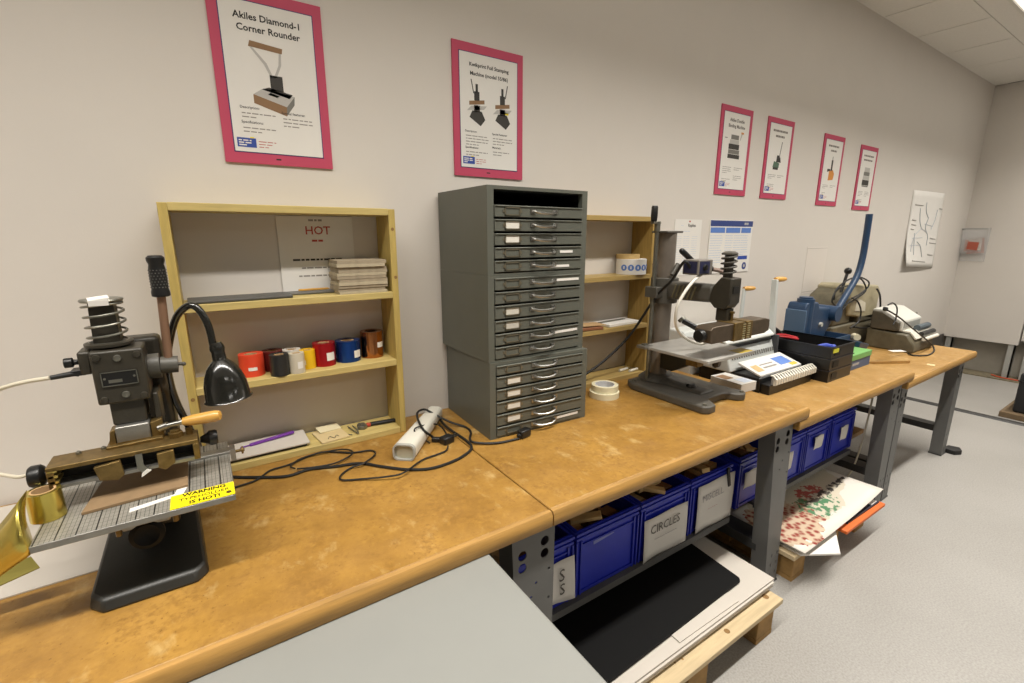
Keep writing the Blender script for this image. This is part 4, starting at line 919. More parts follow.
# ================================================================== LARGE FOIL PRESS
X2 = 1.625
t = thing('foil_press', 'large foil press on a round column with crank and flat bed', 'foil press', (X2, -.40, Z1))
ol = [(1.50, -.19), (1.47, -.24), (1.472, -.54), (1.472, -.582), (1.492, -.598), (1.535, -.595), (1.555, -.56), (1.575, -.535), (1.675, -.53), (1.70, -.545), (1.715, -.575), (1.742, -.585), (1.768, -.572), (1.776, -.545), (1.765, -.50), (1.76, -.24), (1.74, -.19)]
build('base', MB().prism(ol, 'z', Z1, Z1+.030), iron_g, t, bevel=.006, seg=3)
build('base_boss', MB().lathe([(.0001, Z1+.03), (.085, Z1+.03), (.072, Z1+.042), (.055, Z1+.055), (.0001, Z1+.055)], (X2, -.25, 0), n=28).hexa([(X2-.05, -.50, Z1+.03), (X2+.05, -.50, Z1+.03), (X2+.06, -.30, Z1+.03), (X2-.06, -.30, Z1+.03)], [(X2-.03, -.49, Z1+.038), (X2+.03, -.49, Z1+.038), (X2+.04, -.30, Z1+.05), (X2-.04, -.30, Z1+.05)]), iron_g, t, bevel=.004)
for x_, y_ in ((1.495, -.575), (1.75, -.565), (1.50, -.225), (1.735, -.225)): build('bolt', MB().lathe([(.0001, 0), (.009, 0), (.008, .005), (.0001, .006)], (x_, y_, Z1+.030), n=8), nick, t)
build('foot_cap', MB().lathe([(.0001, 0), (.019, 0), (.021, .008), (.014, .018), (.0001, .020)], (1.61, -.43, Z1+.036), n=20), black, t)
build('column', MB().cyl((X2, -.25, Z1+.05), (X2, -.25, 1.418), .036, n=28), mat('brown steel column', '#837a70', .38, metal=.35, var=.2, vs_=14), t)
build('column_cap', MB().box(X2-.055, X2+.045, -.29, -.21, 1.416, 1.424), iron_g, t, bevel=.002)
build('lead_screw', MB().cyl((1.556, -.25, Z1+.035), (1.556, -.25, 1.452), .0085, n=12), nick, t)
ck = build('crank', MB().box(1.525, 1.566, -.26, -.24, 1.450, 1.460).cyl((1.556, -.25, 1.42), (1.556, -.25, 1.462), .012, n=12), nick, t, bevel=.002)
build('crank_grip', MB().lathe([(.0001, 1.460), (.012, 1.461), (.0135, 1.480), (.013, 1.515), (.010, 1.521), (.0001, 1.522)], (1.533, -.25, 0), n=16), black, ck)
cb = build('carriage', MB().lathe([(.037, 1.13), (.056, 1.13), (.056, 1.235), (.037, 1.235)], (X2, -.25, 0), n=26, closed=True).box(1.540, 1.585, -.28, -.22, 1.155, 1.20), iron_g, t, bevel=.003)
build('arm', MB().hexa([(X2-.038, -.29, 1.150), (X2+.038, -.29, 1.150), (X2+.038, -.29, 1.222), (X2-.038, -.29, 1.222)], [(X2-.034, -.50, 1.158), (X2+.034, -.50, 1.158), (X2+.034, -.50, 1.225), (X2-.034, -.50, 1.225)]), iron_g, t, bevel=.014, seg=3)
q = MB()
for k in range(6): q.obox((X2-.037, -.33-.018*k, 1.187), (.006, .006, .055), (.3, 0, 0))
build('arm_rib', q, mat('worn rib', '#6f6950', .5), t)
build('clamp_handle', MB().cyl(ony(703, 271, -.40), ony(682, 251, -.36), .009, .0115, n=12).ball(ony(682, 251, -.36), .0115, n=10), black, t)
build('clamp_handle', MB().cyl(ony(672, 275, -.30), ony(678, 264, -.30), .009, n=10), iron_g, t)
hx = X2-.005
h2 = build('head', MB().prism([(-.490, 1.19), (-.500, 1.222), (-.53, 1.258), (-.572, 1.255), (-.572, 1.165), (-.556, 1.142), (-.512, 1.142), (-.490, 1.165)], 'x', hx-.033, hx+.033), iron, t, bevel=.004)
build('head_plate', MB().box(hx-.018, hx+.018, -.5745, -.572, 1.20, 1.225), black, h2)
build('ram', MB().box(hx-.022, hx+.022, -.56, -.515, 1.095, 1.142), iron, t, bevel=.003)
build('spring_post', MB().cyl((hx, -.535, 1.255), (hx, -.535, 1.345), .017, n=16), iron, t)
H = [(hx+.026*math.cos(2*math.pi*k/18), -.535+.026*math.sin(2*math.pi*k/18), 1.262+.075*k/72) for k in range(73)]
build('coil_spring', MB().tube(H, .0032, n=8), iron_g, t)
build('spring_cap', MB().lathe([(.0001, 1.338), (.028, 1.338), (.029, 1.344), (.018, 1.350), (.0001, 1.351)], (hx, -.535, 0), n=8), iron_g, t)
bx = build('control_box', MB().box(1.535, 1.62, -.47, -.40, 1.262, 1.318), mat('control box grey', '#77716a', .5), t, bevel=.003)
build('control_face', MB().box(1.533, 1.5355, -.463, -.407, 1.268, 1.312).box(1.541, 1.60, -.4715, -.469, 1.268, 1.312), mat('control face navy', '#2b2d4a', .4), bx)
build('dial', MB().lathe([(.0001, 0), (.012, 0), (.010, .008), (.0001, .009)], (1.57, -.4715, 1.29), n=16, ax=(0, -1, 0)), black, bx)
build('cable_gland', MB().cyl((1.62, -.44, 1.285), (1.645, -.45, 1.28), .012, n=12), black, bx)
build('conduit', MB().tube([(1.645, -.45, 1.28), (1.67, -.48, 1.27), (1.675, -.52, 1.235)], .008, smooth=5), mat('pinkish conduit', '#8a7468', .5), t)
th2 = build('type_holder', MB().prism([(1.450, 1.040), (1.450, 1.085), (1.465, 1.095), (1.80, 1.095), (1.83, 1.088), (1.83, 1.045), (1.80, 1.036), (1.465, 1.034)], 'y', -.600, -.535), mat('dark bronze', '#5f5243', .42, metal=.5, var=.25, vs_=40), t, bevel=.003)
for a, b in ((1.585, 1.645), (1.66, 1.70)):
    build('brass_jaw', MB().box(a, b, -.606, -.53, 1.030, 1.098), brass, th2, bevel=.0015)
q = MB()
for k in range(7):
    for xx in (1.635, 1.665): q.box(xx, xx+.016, -.6085, -.606, 1.036+.0085*k, 1.040+.0085*k)
build('gauge_teeth', q, mat('pale brass', '#cbbf93', .35, metal=.7), th2)
build('adjust_pin', MB().cyl((1.625, -.565, 1.095), (1.625, -.565, 1.13), .005, n=10).cyl((1.625, -.565, 1.125), (1.625, -.565, 1.132), .009, n=12), brass, th2)
for xx, s_ in ((1.450, -1), (1.83, 1)):
    build('end_knob', MB().lathe([(.0001, .024), (.020, .024), (.024, .018), (.024, .007), (.017, 0), (.0001, 0)], (xx, -.567, 1.062), n=12, ax=(s_, 0, 0)), black, th2)
# bed
b2 = build('bed_plate', MB().box(1.450, 1.748, -.600, -.300, .962, .9745), mat('bright worn steel', '#b3b0a9', .45, metal=.2, var=.25, vs_=14), t, bevel=.002)
build('bed_ear', MB().box(1.432, 1.48, -.335, -.288, .964, .976), steel, b2, bevel=.002)
build('bed_stop', MB().box(1.445, 1.465, -.318, -.302, .9745, .982), nick, b2)
build('yellow_sticker', MB().box(1.655, 1.735, -.598, -.548, .9746, .9755), mat('mustard sticker', '#b39a2b', .5), b2)
build('bed_bracket', MB().box(X2-.045, X2+.045, -.50, -.29, .93, .961).hexa([(X2-.03, -.34, .85), (X2+.03, -.34, .85), (X2+.03, -.28, .85), (X2-.03, -.28, .85)], [(X2-.03, -.48, .93), (X2+.03, -.48, .93), (X2+.03, -.28, .93), (X2-.03, -.28, .93)]), iron_b, t, bevel=.004)
build('bed_knob', MB().lathe([(.0001, 0), (.024, 0), (.027, .010), (.020, .022), (.0001, .024)], (X2+.02, -.50, .925), n=16, ax=(.3, -1, -.1)), black, t)
build('guide_block', MB().box(1.535, 1.575, -.50, -.45, .915, .961), brass, t)
wc = [ony(704, 272, -.45), ony(690, 285, -.47), ony(678, 305, -.47), ony(676, 325, -.46), ony(684, 337, -.46), ony(698, 343.5, -.47), ony(706, 342, -.50), (1.455, -.55, 1.06)]
build('white_cord', MB().tube(wc, .0058, n=10, smooth=6), mat('white cord', '#dcd8cc', .4), t)
bc = [(1.54, -.435, 1.285), ony(684, 262, -.42), ony(672, 280, -.36), ony(655, 298, -.26), ony(630, 335, -.16), ony(605, 360, -.115), ony(586, 374, -.11)]
build('black_cord', MB().tube(bc, .0055, n=10, smooth=6), rubber, t)
build('side_lever', MB().cyl((1.70, -.30, 1.05), (1.78, -.40, .985), .012, n=10).cyl((1.74, -.36, 1.01), (1.765, -.385, .99), .006, n=8), black, t)
build('side_lever_ring', MB().cyl((1.695, -.29, 1.06), (1.70, -.30, 1.05), .016, n=12), nick, t)
# small boxed gadget by the base
t = thing('gadget_box', 'small white product box beside the large foil press base', 'box', (1.868, -.455, Z1))
q = MB().obox((1.868-.0, -.455, Z1+.0195), (.10, .15, .038), (0, 0, R(-4)))
pb = build('carton', q, mat('carton white', '#cfcdc8', .55), t, bevel=.001)
build('picture_panel', MB().obox((1.850, -.425, Z1+.0388), (.05, .055, .0008), (0, 0, R(-4))), br, pb)
build('blue_panel', MB().obox((1.880, -.495, Z1+.0388), (.06, .05, .0008), (0, 0, R(-4))), ink_pale, pb)

# ================================================================== COMB BINDER
t = thing('comb_binder', 'white comb binding machine with tall lever and black base', 'binding machine', (2.2, -.40, Z3))
cx0, cx1 = 1.995, 2.375
build('base', MB().box(cx0, cx1, -.505, -.20, Z3+.0005, Z3+.068), black, t, bevel=.006)
build('front_tray', MB().box(cx0+.008, cx1+.004, -.545, -.5055, Z3+.0005, Z3+.045), black, t, bevel=.003)
def sl(u, v): return (cx0+.01+u*(cx1-cx0-.02), -.500+v*.110, Z3+.079+v*.036)
def slab(u0, u1, v0, v1, h0, h1): return MB().hexa([tuple(Vector(sl(*p))+Vector((0, 0, h0))) for p in ((u0, v0), (u1, v0), (u1, v1), (u0, v1))], [tuple(Vector(sl(*p))+Vector((0, 0, h1))) for p in ((u0, v0), (u1, v0), (u1, v1), (u0, v1))])
build('label_panel', slab(0, 1, 0, 1, -.010, 0), mat('panel white', '#d9d8d4', .45), t, bevel=.002)
for nm, r4, m_ in (('blue_print', (.62, .90, .25, .75), ink_lb), ('yellow_print', (.80, .95, .08, .25), mat('print yellow', '#d3b94a', .5)), ('tan_print', (.06, .20, .2, .6), mat('print tan', '#c2a878', .5)), ('text_print', (.25, .55, .3, .38), ink_g), ('text_print', (.25, .55, .5, .56), ink_g)):
    build(nm, slab(*r4, 0, .0008), m_, t)
cs = build('comb_strip', MB().box(cx0+.03, cx1+.004, -.547, -.538, Z3+.0455, Z3+.080), mat('comb strip grey', '#8f8f8b', .5), t)  # plain grey strip behind the white comb teeth
for k in range(17):
    xx = cx0+.032+k*.0216
    build('comb_tooth', MB().prism([(-.547, Z3+.040), (-.560, Z3+.046), (-.560, Z3+.070), (-.540, Z3+.085), (-.530, Z3+.085), (-.530, Z3+.0805), (-.547, Z3+.0805)], 'x', xx, xx+.0125), white_p, cs)
ub = build('punch_body', MB().prism([(-.383, Z3+.069), (-.350, Z3+.185), (-.31, Z3+.205), (-.20, Z3+.205), (-.20, Z3+.069)], 'x', cx0-.035, cx1-.02), grey_p, t, bevel=.006)
build('top_cover', MB().prism([(-.355, Z3+.190), (-.357, Z3+.203), (-.31, Z3+.238), (-.225, Z3+.238), (-.20, Z3+.206), (-.31, Z3+.206)], 'x', cx0-.04, cx1-.01), mat('cover white', '#d3d6d2', .4), t, bevel=.006)
build('paper_slot', MB().box(cx0-.02, cx1-.04, -.364, -.350, Z3+.178, Z3+.186), black, t)
q = MB()
for k in range(19): q.obox((cx0-.005+k*.0192, -.3695, Z3+.132), (.005, .004, .020), (-.31, 0, 0))
build('punch_slots', q, mg, t, kind='stuff')
build('side_cap', MB().box(cx1-.02, cx1-.004, -.38, -.205, Z3+.069, Z3+.20), mat('dark cap', '#3c3c3e', .5), t, bevel=.004)
lv = build('lever', MB().prism([(2.376, Z3+.15), (2.402, Z3+.15), (2.362, 1.195), (2.344, 1.195)], 'y', -.345, -.317), grey_p, t, bevel=.003)
build('lever_grip', MB().lathe([(.0001, 0), (.010, 0), (.013, .02), (.012, .055), (.008, .07), (.0001, .072)], (2.352, -.331, 1.195), n=14, ax=(1, -.25, .0)), hwood, lv)
# second comb binder, mostly hidden behind the press
t = thing('comb_binder', 'second binding machine with shorter lever, half hidden behind the press', 'binding machine', (2.2, -.1, Z3))
build('body', MB().prism([(-.175, Z3+.0005), (-.175, Z3+.10), (-.12, Z3+.215), (-.03, Z3+.22), (-.03, Z3+.0005)], 'x', 1.96, 2.40), grey_p, t, bevel=.008)
q = MB()
for k in range(18): q.obox((1.985+k*.022, -.150, Z3+.165), (.008, .004, .02), (-.45, 0, 0))
build('punch_slots', q, mg, t, kind='stuff')
lv = build('lever', MB().prism([(2.42, Z3+.10), (2.45, Z3+.10), (2.452, 1.125), (2.432, 1.125)], 'y', -.135, -.122), grey_p, t, bevel=.003)
build('lever_grip', MB().lathe([(.0001, 0), (.010, 0), (.013, .02), (.012, .06), (.008, .075), (.0001, .077)], (2.437, -.128, 1.125), n=14, ax=(1, -.25, 0)), hwood, lv)

# ================================================================== BLACK TRAY STACK
for i in range(3):
    z = Z3+.0005+.058*i
    lab = ['lowest black plastic tray of the stack on the ochre bench', 'middle black plastic tray of the stack', 'top black plastic tray holding pliers and a blue tool'][i]
    t = thing('plastic_tray', lab, 'tray', (2.54, -.42, z), 'stacked black trays')
    x0, x1, y0, y1, h = 2.412, 2.652, -.602, -.265, .056
    build('floor_panel', MB().box(x0, x1, y0, y1, z, z+.003), black, t)
    wl = MB().box(x0, x0+.004, y0, y1, z+.003, z+h).box(x1-.004, x1, y0, y1, z+.003, z+h).box(x0+.004, x1-.004, y1-.004, y1, z+.003, z+h)
    wl.box(x0+.004, x1-.004, y0, y0+.004, z+.003, z+h-(0 if i == 2 else .006))
    build('side_wall', wl, black, t)
    rm = MB().box(x0-.004, x0+.004, y0-.004, y1+.004, z+h-.005, z+h).box(x1-.004, x1+.004, y0-.004, y1+.004, z+h-.005, z+h).box(x0, x1, y0-.004, y0+.002, z+h-.005, z+h).box(x0, x1, y1, y1+.004, z+h-.005, z+h)
    build('rim', rm, mat('tray rim', '#26262a', .3), t)
    build('handle_slot', MB().box(x0+.03, x0+.085, y0-.0025, y0, z+.012, z+.04), mat('slot dark', '#050505', .6), t)
    if i == 2: build('yellow_label', MB().box(x0+.012, x0+.065, y0-.0032, y0-.0004, z+.027, z+.047), mat('lime label', '#c9c93a', .5), t)
zt = Z3+.118+.004
o = build('pliers', MB().tube([(2.45, -.31, zt+.045), (2.47, -.35, zt+.05), (2.52, -.40, zt+.040)], .0055, smooth=5).tube([(2.46, -.30, zt+.05), (2.51, -.33, zt+.052), (2.55, -.38, zt+.040)], .0055, smooth=5), mat('red grip', '#b3242a', .4)); tag(o, 'red-handled pliers in the top black tray', 'pliers')
o = build('black_clamp', MB().tube([(2.44, -.285, zt+.05), (2.46, -.28, zt+.075), (2.50, -.285, zt+.078), (2.53, -.31, zt+.05)], .010, smooth=5), black); tag(o, 'black curved tool handle beside the red pliers', 'tool')
o = build('blue_tool', MB().tube([(2.44, -.53, zt+.035), (2.47, -.545, zt+.042), (2.50, -.56, zt+.035)], .012, smooth=4).cyl((2.50, -.56, zt+.035), (2.515, -.568, zt+.033), .013, n=12), mat('tool blue', '#3b4fae', .4)); tag(o, 'small blue tool in the front of the top black tray', 'tool')
t = thing('green_box', 'blue box with a lime green lid right of the trays', 'box', (2.83, -.52, Z3))
build('box_body', MB().box(2.70, 2.962, -.573, -.46, Z3+.0005, Z3+.052), mat('slate blue card', '#4f5f7d', .6), t, bevel=.001)
build('lid', MB().box(2.697, 2.965, -.576, -.457, Z3+.052, Z3+.082), mat('lime green', '#72ab62', .5), t, bevel=.002)
q = MB(); strips(q, 2.75, Z3+.022, .16, 1, .01, -.573, h=.012, seed=3); build('printed_mark', q, lt, t)

# ================================================================== BLUE LEVER PRESS
t = thing('lever_press', 'blue lever press with a tall bent handle behind the trays', 'lever press', (2.85, -.28, Z3))
build('trough', MB().hexa([(2.69, -.42, Z3+.0005), (2.975, -.42, Z3+.0005), (2.975, -.14, Z3+.0005), (2.69, -.14, Z3+.0005)], [(2.68, -.445, Z3+.080), (2.98, -.445, Z3+.080), (2.98, -.12, Z3+.080), (2.68, -.12, Z3+.080)]), blue_p, t, bevel=.003)
for s_ in ([(2.68, -.445), (3.02, -.445), (3.02, -.437), (2.68, -.437)], [(3.012, -.437), (3.02, -.437), (3.02, -.12), (3.012, -.12)]):
    build('trough_wall', MB().prism(s_, 'z', Z3+.080, Z3+.135), blue_p, t)
build('body', MB().prism([(2.70, Z3+.080), (2.70, 1.02), (2.715, 1.048), (2.84, 1.045), (2.86, 1.01), (3.00, 1.00), (3.04, .97), (3.04, .92), (2.98, .86), (2.95, Z3+.081)], 'y', -.335, -.235), blue_p, t, bevel=.008, seg=3)
build('guide_tube', MB().cyl((2.765, -.300, Z3+.09), (2.765, -.300, 1.066), .043, n=22), blue_p, t)
build('tube_cap', MB().cyl((2.765, -.300, 1.066), (2.765, -.300, 1.076), .034, n=20), blue_p, t)
build('guide_plate', MB().box(2.690, 2.699, -.345, -.235, .84, 1.01), mat('grey blue plate', '#4f6680', .5), t, bevel=.003)
build('pivot', MB().cyl((3.02, -.370, .965), (3.02, -.225, .965), .045, n=22), blue_p, t)
build('pivot_bolt', MB().cyl((2.885, -.335, .915), (2.885, -.349, .915), .012, n=12), mat('bolt pale', '#b9b6ad', .4), t)
lp = [(3.02, -.345, .955)]+[ony(x_, y_, -.345) for x_, y_ in ((840, 305), (848, 292), (857, 276), (862.5, 258), (866, 238), (869.5, 214))]
build('lever', MB().tube(lp, .0175, n=12, smooth=6), blue_p, t)
build('chute', MB().hexa([(2.985, -.50, .765), (3.10, -.50, .762), (3.10, -.40, .762), (2.985, -.40, .765)], [(2.985, -.51, .835), (3.11, -.51, .805), (3.11, -.39, .805), (2.985, -.39, .835)]), blue_p, t, bevel=.004)
o = build('wood_peg', MB().cyl((3.03, -.475, .847), (3.065, -.445, .845), .018, n=14), mat('peg wood', '#c9bfa4', .6)); tag(o, 'pale round peg on the chute of the blue lever press', 'peg')

# ================================================================== OLD BEIGE PUNCH + BINDING MACHINE ON THE FAR BENCH
t = thing('electric_punch', 'old beige electric machine with a coiled black cable', 'punch machine', (3.56, -.15, Z4))
build('base', MB().box(3.26, 3.90, -.255, -.05, Z4+.0005, Z4+.16), olive, t, bevel=.012)
build('left_casing', MB().prism([(3.27, Z4+.16), (3.27, .93), (3.33, 1.03), (3.42, 1.07), (3.52, 1.06), (3.52, Z4+.16)], 'y', -.245, -.06), olive, t, bevel=.015, seg=3)
build('housing', MB().prism([(3.44, .90), (3.42, 1.085), (3.46, 1.10), (3.84, 1.075), (3.89, 1.04), (3.87, .86), (3.80, .845)], 'y', -.262, -.06), beige, t, bevel=.012, seg=3)
build('inset_panel', MB().prism([(3.52, .925), (3.52, .985), (3.56, 1.00), (3.66, .97), (3.68, .91)], 'y', -.266, -.262), mat('beige panel', '#c9c3b0', .5), t)
build('dark_block', MB().box(3.60, 3.89, -.262, -.06, Z4+.16, Z4+.20), mat('dark olive block', '#4a4537', .6), t, bevel=.006)
kp = ony(848, 271, -.22)
build('knob_lever', MB().cyl((kp.x-.06, -.22, kp.z-.15), kp, .009, n=10).ball(kp, .022, n=14), black, t)
cc = [ony(x, y, -.285) for x, y in ((834, 300), (836, 290), (846, 281), (858, 277), (868, 281), (868, 287), (860, 294), (850, 300), (842, 310), (846, 296), (852, 282), (861, 279), (866, 290), (857, 298), (848, 303), (838, 306), (832, 301), (838, 289), (852, 285))]
build('coiled_cable', MB().tube(cc, .0048, n=8, smooth=5), rubber, t)
cc = [ony(x, y, -.29) for x, y in ((852, 298), (858, 302), (861, 312), (858, 322), (850, 328))]
build('hanging_cable', MB().tube(cc, .0048, n=8, smooth=5), rubber, t)
cc = [ony(x, y, -.29) for x, y in ((877, 289), (880, 296), (880, 312), (876, 322), (866, 328), (854, 327))]
build('side_cable', MB().tube(cc, .006, n=8, smooth=5), rubber, t)
t = thing('binding_machine', 'low binding machine with white top and dark rollers on far bench', 'binding machine', (3.83, -.42, Z4))
mx0, mx1 = 3.655, 4.005
build('base', MB().prism([(-.560, Z4+.0005), (-.560, Z4+.050), (-.515, Z4+.112), (-.30, Z4+.125), (-.30, Z4+.0005)], 'x', mx0, mx1), olive, t, bevel=.008)
build('top_deck', MB().prism([(-.545, Z4+.080), (-.515, Z4+.116), (-.44, Z4+.122), (-.44, Z4+.132), (-.518, Z4+.128), (-.555, Z4+.086)], 'x', mx0+.05, mx1+.004), white_p, t, bevel=.002)
for k, (yy, zz_, r__, m_, xa) in enumerate(((-.515, .140, .019, mat('slate roller', '#46525a', .4), .16), (-.548, .108, .015, black, .14), (-.572, .080, .012, white_p, .12))):
    build('roller', MB().cyl((mx0+xa, yy, Z4+zz_), (mx1+.008, yy, Z4+zz_), r__, n=18), m_, t)
build('rear_housing', MB().prism([(-.478, Z4+.126), (-.478, Z4+.190), (-.37, Z4+.255), (-.31, Z4+.255), (-.31, Z4+.126)], 'x', mx0+.02, mx1+.0), mat('housing light', '#c9c8c0', .45), t, bevel=.006)
build('housing_cheek', MB().prism([(-.47, Z4+.127), (-.47, Z4+.182), (-.37, Z4+.243), (-.315, Z4+.243), (-.315, Z4+.127)], 'x', mx0-.005, mx0+.02), mat('dark cheek', '#544e41', .6, var=.3, vs_=20), t, bevel=.006)
build('rear_slot', MB().box(mx0+.05, mx1-.03, -.4815, -.477, Z4+.145, Z4+.180), mat('slot grey', '#9a9a94', .5), t)
build('side_arm', MB().cyl((mx1, -.42, Z4+.20), (mx1+.055, -.43, Z4+.205), .008, n=10), nick, t)
cc = [ony(x, y, -.60) for x, y in ((889, 311), (900, 318), (912, 328), (922, 336), (928, 341))]
build('lead', MB().tube([ony(884, 309, -.56)]+cc+[onz(933, 346, Z4+.006), onz(934, 351, Z4+.006), onz(928, 355, Z4+.006), onz(915, 355.5, Z4+.006), onz(908, 353.5, Z4+.006)], .0042, n=8, smooth=5), rubber, t)
build('lead_plug', MB().obox(ony(885.5, 309, -.57), (.035, .022, .022), (0, .2, .2)), black, t, bevel=.006)
cc = [ony(x, y, -.50) for x, y in ((888, 305), (893, 303), (897, 308), (896, 318), (893, 325))]
build('wire_loop', MB().tube(cc, .004, n=8, smooth=5), rubber, t)
o = build('wooden_board', MB().prism([(3.10, -.49), (3.37, -.635), (3.575, -.555), (3.36, -.435)], 'z', Z4+.0005, Z4+.016), bench_m2, bevel=.001); tag(o, 'loose ochre wooden board lying on the far bench', 'board')
pp = onz(897, 351, Z4+.018); o = build('paper_scrap', MB().obox((pp.x, pp.y, Z4+.0185), (.09, .04, .001), (0, 0, -.5)), paper); tag(o, 'small white paper scrap on the loose wooden board', 'paper')
pp = onz(931, 365, Z4); o = build('paper_scrap', MB().obox((pp.x, pp.y, Z4+.0012), (.05, .035, .001), (0, 0, .2)), mat('pale scrap', '#d2b887', .6)); tag(o, 'pale paper scrap alone on the far bench top', 'paper')

# ================================================================== UNDER THE BENCHES
SH = .2835
def crate_mesh(x0, x1):
    return
def crate(label, x0, x1, note=None):
    y0, y1, h, T = -.600, -.205, .232, .006; z = SH
    t = thing('storage_crate', label, 'crate', ((x0+x1)/2, (y0+y1)/2, z), 'blue crates under the benches')
    b = MB().box(x0+.008, x1-.008, y0+.008, y1-.008, z, z+.006)
    b.box(x0+.008, x0+.008+T, y0+.008, y1-.008, z+.006, z+h).box(x1-.008-T, x1-.008, y0+.008, y1-.008, z+.006, z+h)
    b.box(x0+.008+T, x1-.008-T, y0+.008, y0+.008+T, z+.006, z+h).box(x0+.008+T, x1-.008-T, y1-.008-T, y1-.008, z+.006, z+h)
    build('body', b, blue_c, t)
    rim = MB()
    for zz_, e in ((h-.014, 0), (h-.032, .002)):
        rim.box(x0+e, x1-e, y0+e, y0+.009, z+zz_, z+zz_+.010).box(x0+e, x1-e, y1-.009, y1-e, z+zz_, z+zz_+.010).box(x0+e, x0+.009, y0+.009, y1-.009, z+zz_, z+zz_+.010).box(x1-.009, x1-e, y0+.009, y1-.009, z+zz_, z+zz_+.010)
    build('rim', rim, blue_d, t, bevel=.001, seg=1)
    for xx in (x0+.002, x0+.020, x1-.026, x1-.008): build('rib', MB().box(xx, xx+.006, y0+.001, y0+.0085, z+.004, z+h-.034), blue_d, t)
    for xx in (x0+.001, x1-.008): build('rib', MB().box(xx, xx+.007, y0+.05, y0+.057, z+.004, z+h-.034), blue_d, t)
    for zq in (z+.010, z+h-.055): build('front_rail', MB().box(x0+.026, x1-.026, y0+.003, y0+.0085, zq, zq+.006), blue_d, t)
    return t
def note(t, x, z, w_, h_, lines, y=-.6025, rot=0, curl=0, black_clip=False):
    Gx, Gz = 8, 6; V = []
    for j in range(Gz+1):
        for i in range(Gx+1):
            u, v = i/Gx, j/Gz
            V.append((x+(u-.5)*w_, y-.001-curl*(abs(u-.5)*2)**2*v-.002*math.sin(u*7+v*3), z-v*h_+.006*math.sin(u*5)*curl*40*(v > .9)))
    n = build('paper_note', MB().add(V, [(j*(Gx+1)+i, j*(Gx+1)+i+1, (j+1)*(Gx+1)+i+1, (j+1)*(Gx+1)+i) for j in range(Gz) for i in range(Gx)]), paper, t)
    s = n.modifiers.new('thickness', 'SOLIDIFY'); s.thickness = .0006
    for (s_, sz, dx, dz, m_) in lines: text(s_, sz, (x+dx, y-.0045-curl*.1, z-dz), m_, n, sx=.9, rot=(R(90), R(rot), 0))
    return n
hand = mat('marker ink', '#5c5852', .7); faint = mat('faint pencil', '#a9a5a8', .7)
X = [(.575, .855), (.862, 1.146), (1.152, 1.418), (1.424, 1.69), (1.742, 2.012), (2.02, 2.288), (2.298, 2.545), (2.563, 2.828)]
c = crate('blue crate behind the front bench leg with a curled white note', *X[0]); note(c, .785, .452, .13, .145, [('S', .06, .015, .05, hand), ('S', .055, .018, .10, hand)], curl=.012)
c = crate('blue crate without a note, full of wooden offcuts', *X[1])
build('tape_residue', MB().obox((.985, -.5935, .455), (.09, .001, .012), (0, -.1, 0)), mat('tape residue', '#7f86c0', .6), c)
c = crate('blue crate with the handwritten CIRCLES note', *X[2]); note(c, 1.285, .447, .235, .165, [('CIRCLES', .048, -.006, .048, hand), ('~~~~~~~~~', .026, 0, .088, faint)], curl=.006)
c = crate('blue crate with a pale note hung by a black clip', *X[3]); note(c, 1.582, .482, .236, .20, [('MISCELL.', .040, -.02, .06, faint), ('_ _ _ _ _', .018, -.02, .105, ink_r)], curl=.002)
build('black_clip', MB().obox((1.655, -.606, .468), (.014, .006, .085), (0, -.25, 0)), black, c)
c = crate('blue crate partly hidden left of the second bench leg', *X[4]); note(c, 1.83, .447, .10, .075, [])
c = crate('blue crate just right of the second bench leg', *X[5]); note(c, 2.13, .44, .085, .085, [])
c = crate('blue crate with a small square note, second from far end', *X[6]); note(c, 2.42, .455, .085, .065, [])
c = crate('blue crate nearest the far end with a crooked note', *X[7]); note(c, 2.70, .44, .08, .075, [])
desc = ['the curled-note crate', 'the crate without a note', 'the CIRCLES crate', 'the crate with the clipped note', 'the crate left of the second leg', 'the crate right of the second leg', 'the crate with the square note', 'the far end crate']
rnd = random.Random(11); WB = [wood_b, wood_b2, wood_b3]
RW = ['front', 'centre', 'rear']; CL = ['left', 'middle', 'right']
